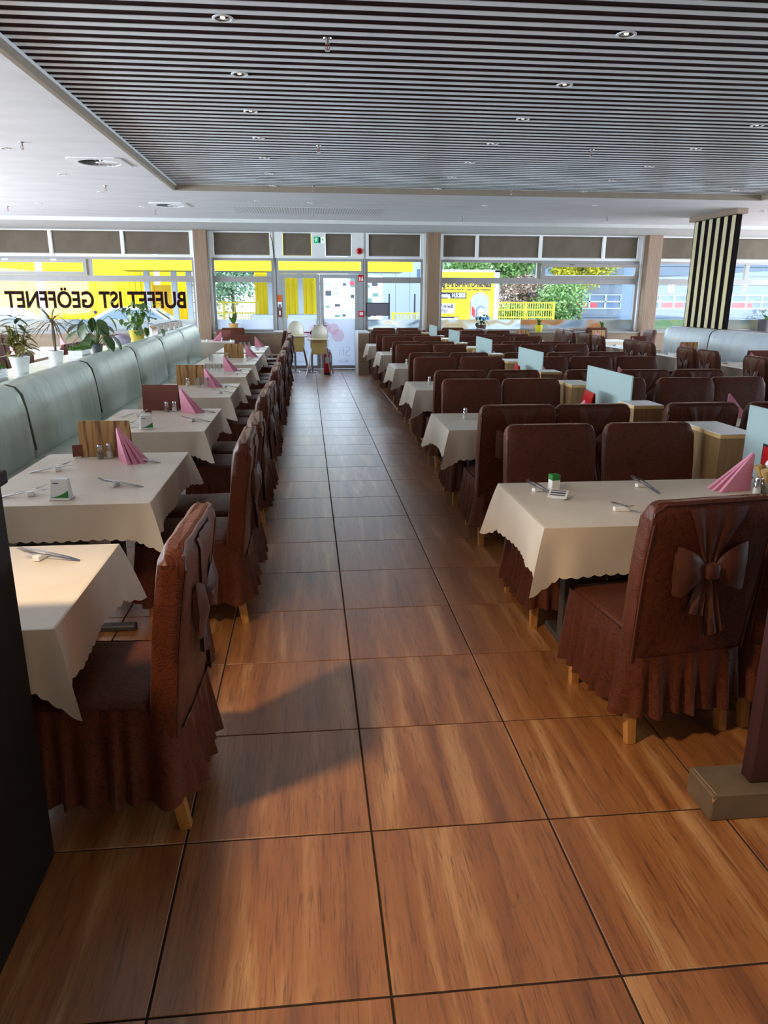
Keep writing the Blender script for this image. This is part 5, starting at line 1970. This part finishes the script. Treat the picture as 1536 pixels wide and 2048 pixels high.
# poster wall
p_ = thing('poster_wall', 'white board covered with pasted posters beyond the door', 'poster board', (1.55, 30, -.12))
B().box(-1.3, 1.35, .0, .06, 0, 2.62).build('board', 'whitepaint', p_)
for i in range(6):
    for j in range(5):
        x, z = -1.27 + i * .44, .5 + j * .42
        B().box(x, x + .42, -.006 - .002 * ((i + j) % 2), -.0005, z, z + .40).build('poster', 'post%d' % [0, 1, 4, 0, 2, 1, 4, 0, 6, 0, 4][(i * 3 + j * 5 + i * j) % 11], p_)
for i in range(40):
    x, z = -1.22 + (i % 8) * .31 + rl.uniform(-.05, .05), .6 + (i // 8) * .4 + rl.uniform(-.05, .05)
    B().box(x, x + rl.uniform(.08, .24), -.012 - .0001 * i, -.009, z, z + rl.uniform(.06, .22)).build('picture', 'post%d' % [3, 5, 2, 6, 3, 4, 1][i % 7], p_)

# billboard
bb = thing('billboard', 'yellow billboard announcing a Sunday event in the yard', 'billboard', (6.27, 37, .38))
B().bevbox(0, 2.95, 0, .1, 0, 2.5, .01, 1).build('board', 'billyellow', bb)
B().box(2.96, 3.2, -.02, .12, -.5, 2.6).build('frame_post', 'whitepaint', bb)
B().box(-.1, -.01, -.02, .12, -.5, 2.6).build('frame_post', 'whitepaint', bb)
B().box(-.1, 3.2, -.02, .12, 2.505, 2.62).build('frame_rail', 'whitepaint', bb)
def bt(body, size, x, z, m, wmax=None, y=-.006):
    me = text_mesh(body, size, m, .002, .012 * size / .3, 'LEFT')
    o = ob('print', me, bb, (x, y, z), (R(90), 0, 0))
    if wmax:
        wdt = max(v.co.x for v in me.vertices)
        o.scale = (wmax / wdt, 1, 1)
bt('Tag des offenen Denkmals', .36, .10, 1.80, 'navy', 2.7)
bt('Bundesweit koordiniert durch die Deutsche Stiftung Denkmalschutz', .10, .08, 1.64, 'navy', 2.72)
B().box(.08, 1.55, -.006, -.001, 1.24, 1.54).build('navy_field', 'navy', bb)
bt('Sonntag, 14.9.2025', .28, .12, 1.30, 'paper', 1.38, -.011)
B().box(.08, .98, -.006, -.001, .52, 1.0).build('white_field', 'paper', bb)
bt('Wert-voll:', .26, .12, .78, 'navy', .80, -.011)
bt('unbezahlbar oder', .08, .12, .66, 'navy', .6, -.011)
bt('unersetzlich?', .08, .12, .57, 'navy', .5, -.011)
B().box(.08, 1.2, -.006, -.001, .06, .36).build('navy_field', 'navy', bb)
B().box(.12, .92, -.010, -.0065, .22, .28).build('white_line', 'paper', bb)
B().box(.12, .80, -.010, -.0065, .12, .17).build('white_line', 'paper', bb)
B().box(.95, 1.17, -.010, -.0065, .10, .32).build('white_field', 'paper', bb)
def arch(cx, z0, w, hh, m, y, nm):
    pts = [(cx - w / 2, z0), (cx + w / 2, z0)] + [(cx + w / 2 * math.cos(a), z0 + hh + w / 2 * math.sin(a)) for a in [PI * k / 16 for k in range(17)]]
    B().prism(pts, .003, 'y', y).build(nm, m, bb)
arch(2.25, .2, 1.0, .86, 'foliagepink', -.006, 'arch_picture')
arch(2.23, .2, .84, .86, 'greyclad', -.010, 'arch_picture')
arch(2.3, .2, .48, .45, 'winblue', -.014, 'arch_picture')
arch(2.33, .25, .36, .38, 'whitepaint', -.018, 'arch_picture')
B().prism([(1.85, .9), (2.02, .7), (2.02, .3), (1.85, .45)], .003, 'y', -.014).build('arch_picture', 'engine_red', bb)
B().box(2.2, 2.8, -.022, -.0185, .05, .35).build('blue_field', 'blueprint', bb)

# trees and bushes
def tree(label, x, y, z0, rx, ry, rz_, m, n, s, trunk=True, name='tree'):
    o = thing(name, label, 'tree' if name == 'tree' else 'bush', (x, y, -.12))
    b = B()
    r2 = random.Random(int(x * 10 + y))
    cl = []
    for k in range(18):
        d = Vector((r2.gauss(0, 1), r2.gauss(0, 1), r2.gauss(0, 1))).normalized()
        cl.append((Vector((d.x * rx * .62, d.y * ry * .62, z0 + rz_ + d.z * rz_ * .62)), r2.uniform(.35, .6)))
    for k in range(n):
        c0, q = r2.choice(cl)
        d = Vector((r2.gauss(0, 1), r2.gauss(0, 1), r2.gauss(0, 1))).normalized() * (r2.random() ** .4)
        p = c0 + Vector((d.x * rx * q, d.y * ry * q, d.z * rz_ * q))
        if p.z < .05:
            p.z = .05 + r2.random() * .2
        a = Vector((r2.gauss(0, 1), r2.gauss(0, 1), r2.gauss(0, 1))).normalized() * s
        c2 = a.cross(Vector((r2.gauss(0, 1), r2.gauss(0, 1), r2.gauss(0, 1)))).normalized() * s * .55
        b.add([p - a, p + c2, p + a, p - c2], [(0, 1, 2, 3)])
    b.build('crown', m, o, kind='stuff')
    if trunk:
        B().tube([(0, 0, 0), (.05, 0, z0 * .6 + .3), (0, .05, z0 + rz_)], [.18, .14, .06], 8).build('trunk', 'bark', o)
tree('blue-green tree between the canopy posts', -4.6, 46, 1.0, 2.6, 1.6, 2.2, 'foliage2', 5200, .12)
tree('light green tree behind the billboard', 10.21, 44.0, 2.0, 2.6, 2.0, 2.2, 'foliage', 4500, .13)
tree('light green tree above the yellow mesh fence', 12.91, 44.2, 1.4, 2.4, 2.0, 2.4, 'foliage', 4500, .13)
tree('autumn yellow tree in front of the garages', 16.53, 44.6, 2.2, 2.4, 1.5, 1.6, 'foliage3', 4200, .12)
tree('faded pinkish shrub behind the yellow mesh fence', 12.6, 43, .8, 1.8, 1.0, 1.1, 'foliagepink', 3000, .10, False, 'bush')
tree('dense green bush in front of the garages', 14.4, 42, .0, 1.9, 1.1, 1.5, 'foliage', 4200, .10, False, 'bush')
tree('low green shrub at the foot of the yellow mesh fence', 11.4, 41.2, .0, 1.6, .7, .75, 'foliage', 2600, .08, False, 'bush')

# garages with numbered sectional doors
ga = thing('garage_row', 'pale blue-grey garage building with white sectional doors 8 and 7', 'building', (0, 46, -.12))
B().box(15.2, 33, .2, 8, 0, 6.2).build('body', 'bluegrey', ga)
for (a, c2, num) in ((15.6, 19.75, None), (21.35, 25.2, '8'), (26.05, 30.3, '7')):
    z = 0
    for k in range(7):
        hgt = .56
        if k in (2,):
            fr = B()
            fr.box(a, c2, .05, .12, z, z + .06).box(a, c2, .05, .12, z + hgt * 1.6 - .06, z + hgt * 1.6).box(a, c2, .05, .12, z + hgt * .8 - .04, z + hgt * .8 + .04)
            n = 4
            for q in range(n + 1):
                x = a + (c2 - a) * q / n
                fr.box(max(a, x - .05), min(c2, x + .05), .05, .12, z + .06, z + hgt * 1.6 - .06)
            fr.build('window_frame', 'whitepaint', ga)
            B().box(a + .05, c2 - .05, .13, .15, z + .05, z + hgt * 1.6 - .05).build('pane', 'winblue', ga)
            B().bevbox(a + 1.2, a + 2.6, .125, .129, z + .08, z + .38, .001, 1).build('fire_engine_glimpse', 'engine_red', ga)
            z += hgt * 1.6
        else:
            B().bevbox(a, c2, .05, .15, z + .012, z + hgt - .012, .012, 1).build('door_section', 'doorsec', ga)
            z += hgt
    if num:
        ob('number', text_mesh(num, .85, 'numwhite', .01, .03), ga, ((a + c2) / 2 - .3 if num == '8' else (a + c2) / 2 - .3, .03, 2.12), (R(90), 0, 0))

def car(label, x, y, rz, m):
    o = thing('car', label, 'car', (x, y, -.12), rz)
    b = B()
    prof = [(-2.2, .35), (2.2, .35), (2.25, .75), (1.7, .92), (.95, 1.0), (.35, 1.42), (-.9, 1.45), (-1.7, 1.02), (-2.25, .95)]
    b.prism(prof, 1.6, 'y', -.8)
    b.build('body', m, o, angle=20)
    for s in (-1, 1):
        B().prism([(.85, 1.0), (.32, 1.37), (-.85, 1.39), (-1.5, 1.02)], .012, 'y', s * .803 - .006).build('side_window', 'carglass', o)
    B().add([(1.0, -.7, 1.01), (.4, -.66, 1.425), (.4, .66, 1.425), (1.0, .7, 1.01)], [(0, 1, 2, 3)]).build('windscreen', 'carglass', o).location = (.012, 0, .012)
    for sx in (-1.4, 1.4):
        for sy in (-.82, .82):
            wl = B().lathe([(0, -.1), (.3, -.1), (.32, -.06), (.32, .06), (.3, .1), (0, .1)], 18, cap=False).build('wheel', 'tyre', o, (sx, sy, .32), (R(90), 0, 0))
car('silver car parked in front of the yellow hall, nearer the pillar', -5.6, 25.5, R(4), 'carpaint')
car('silver car parked in front of the yellow hall, further left', -10.6, 25.0, R(182), 'carpaint')
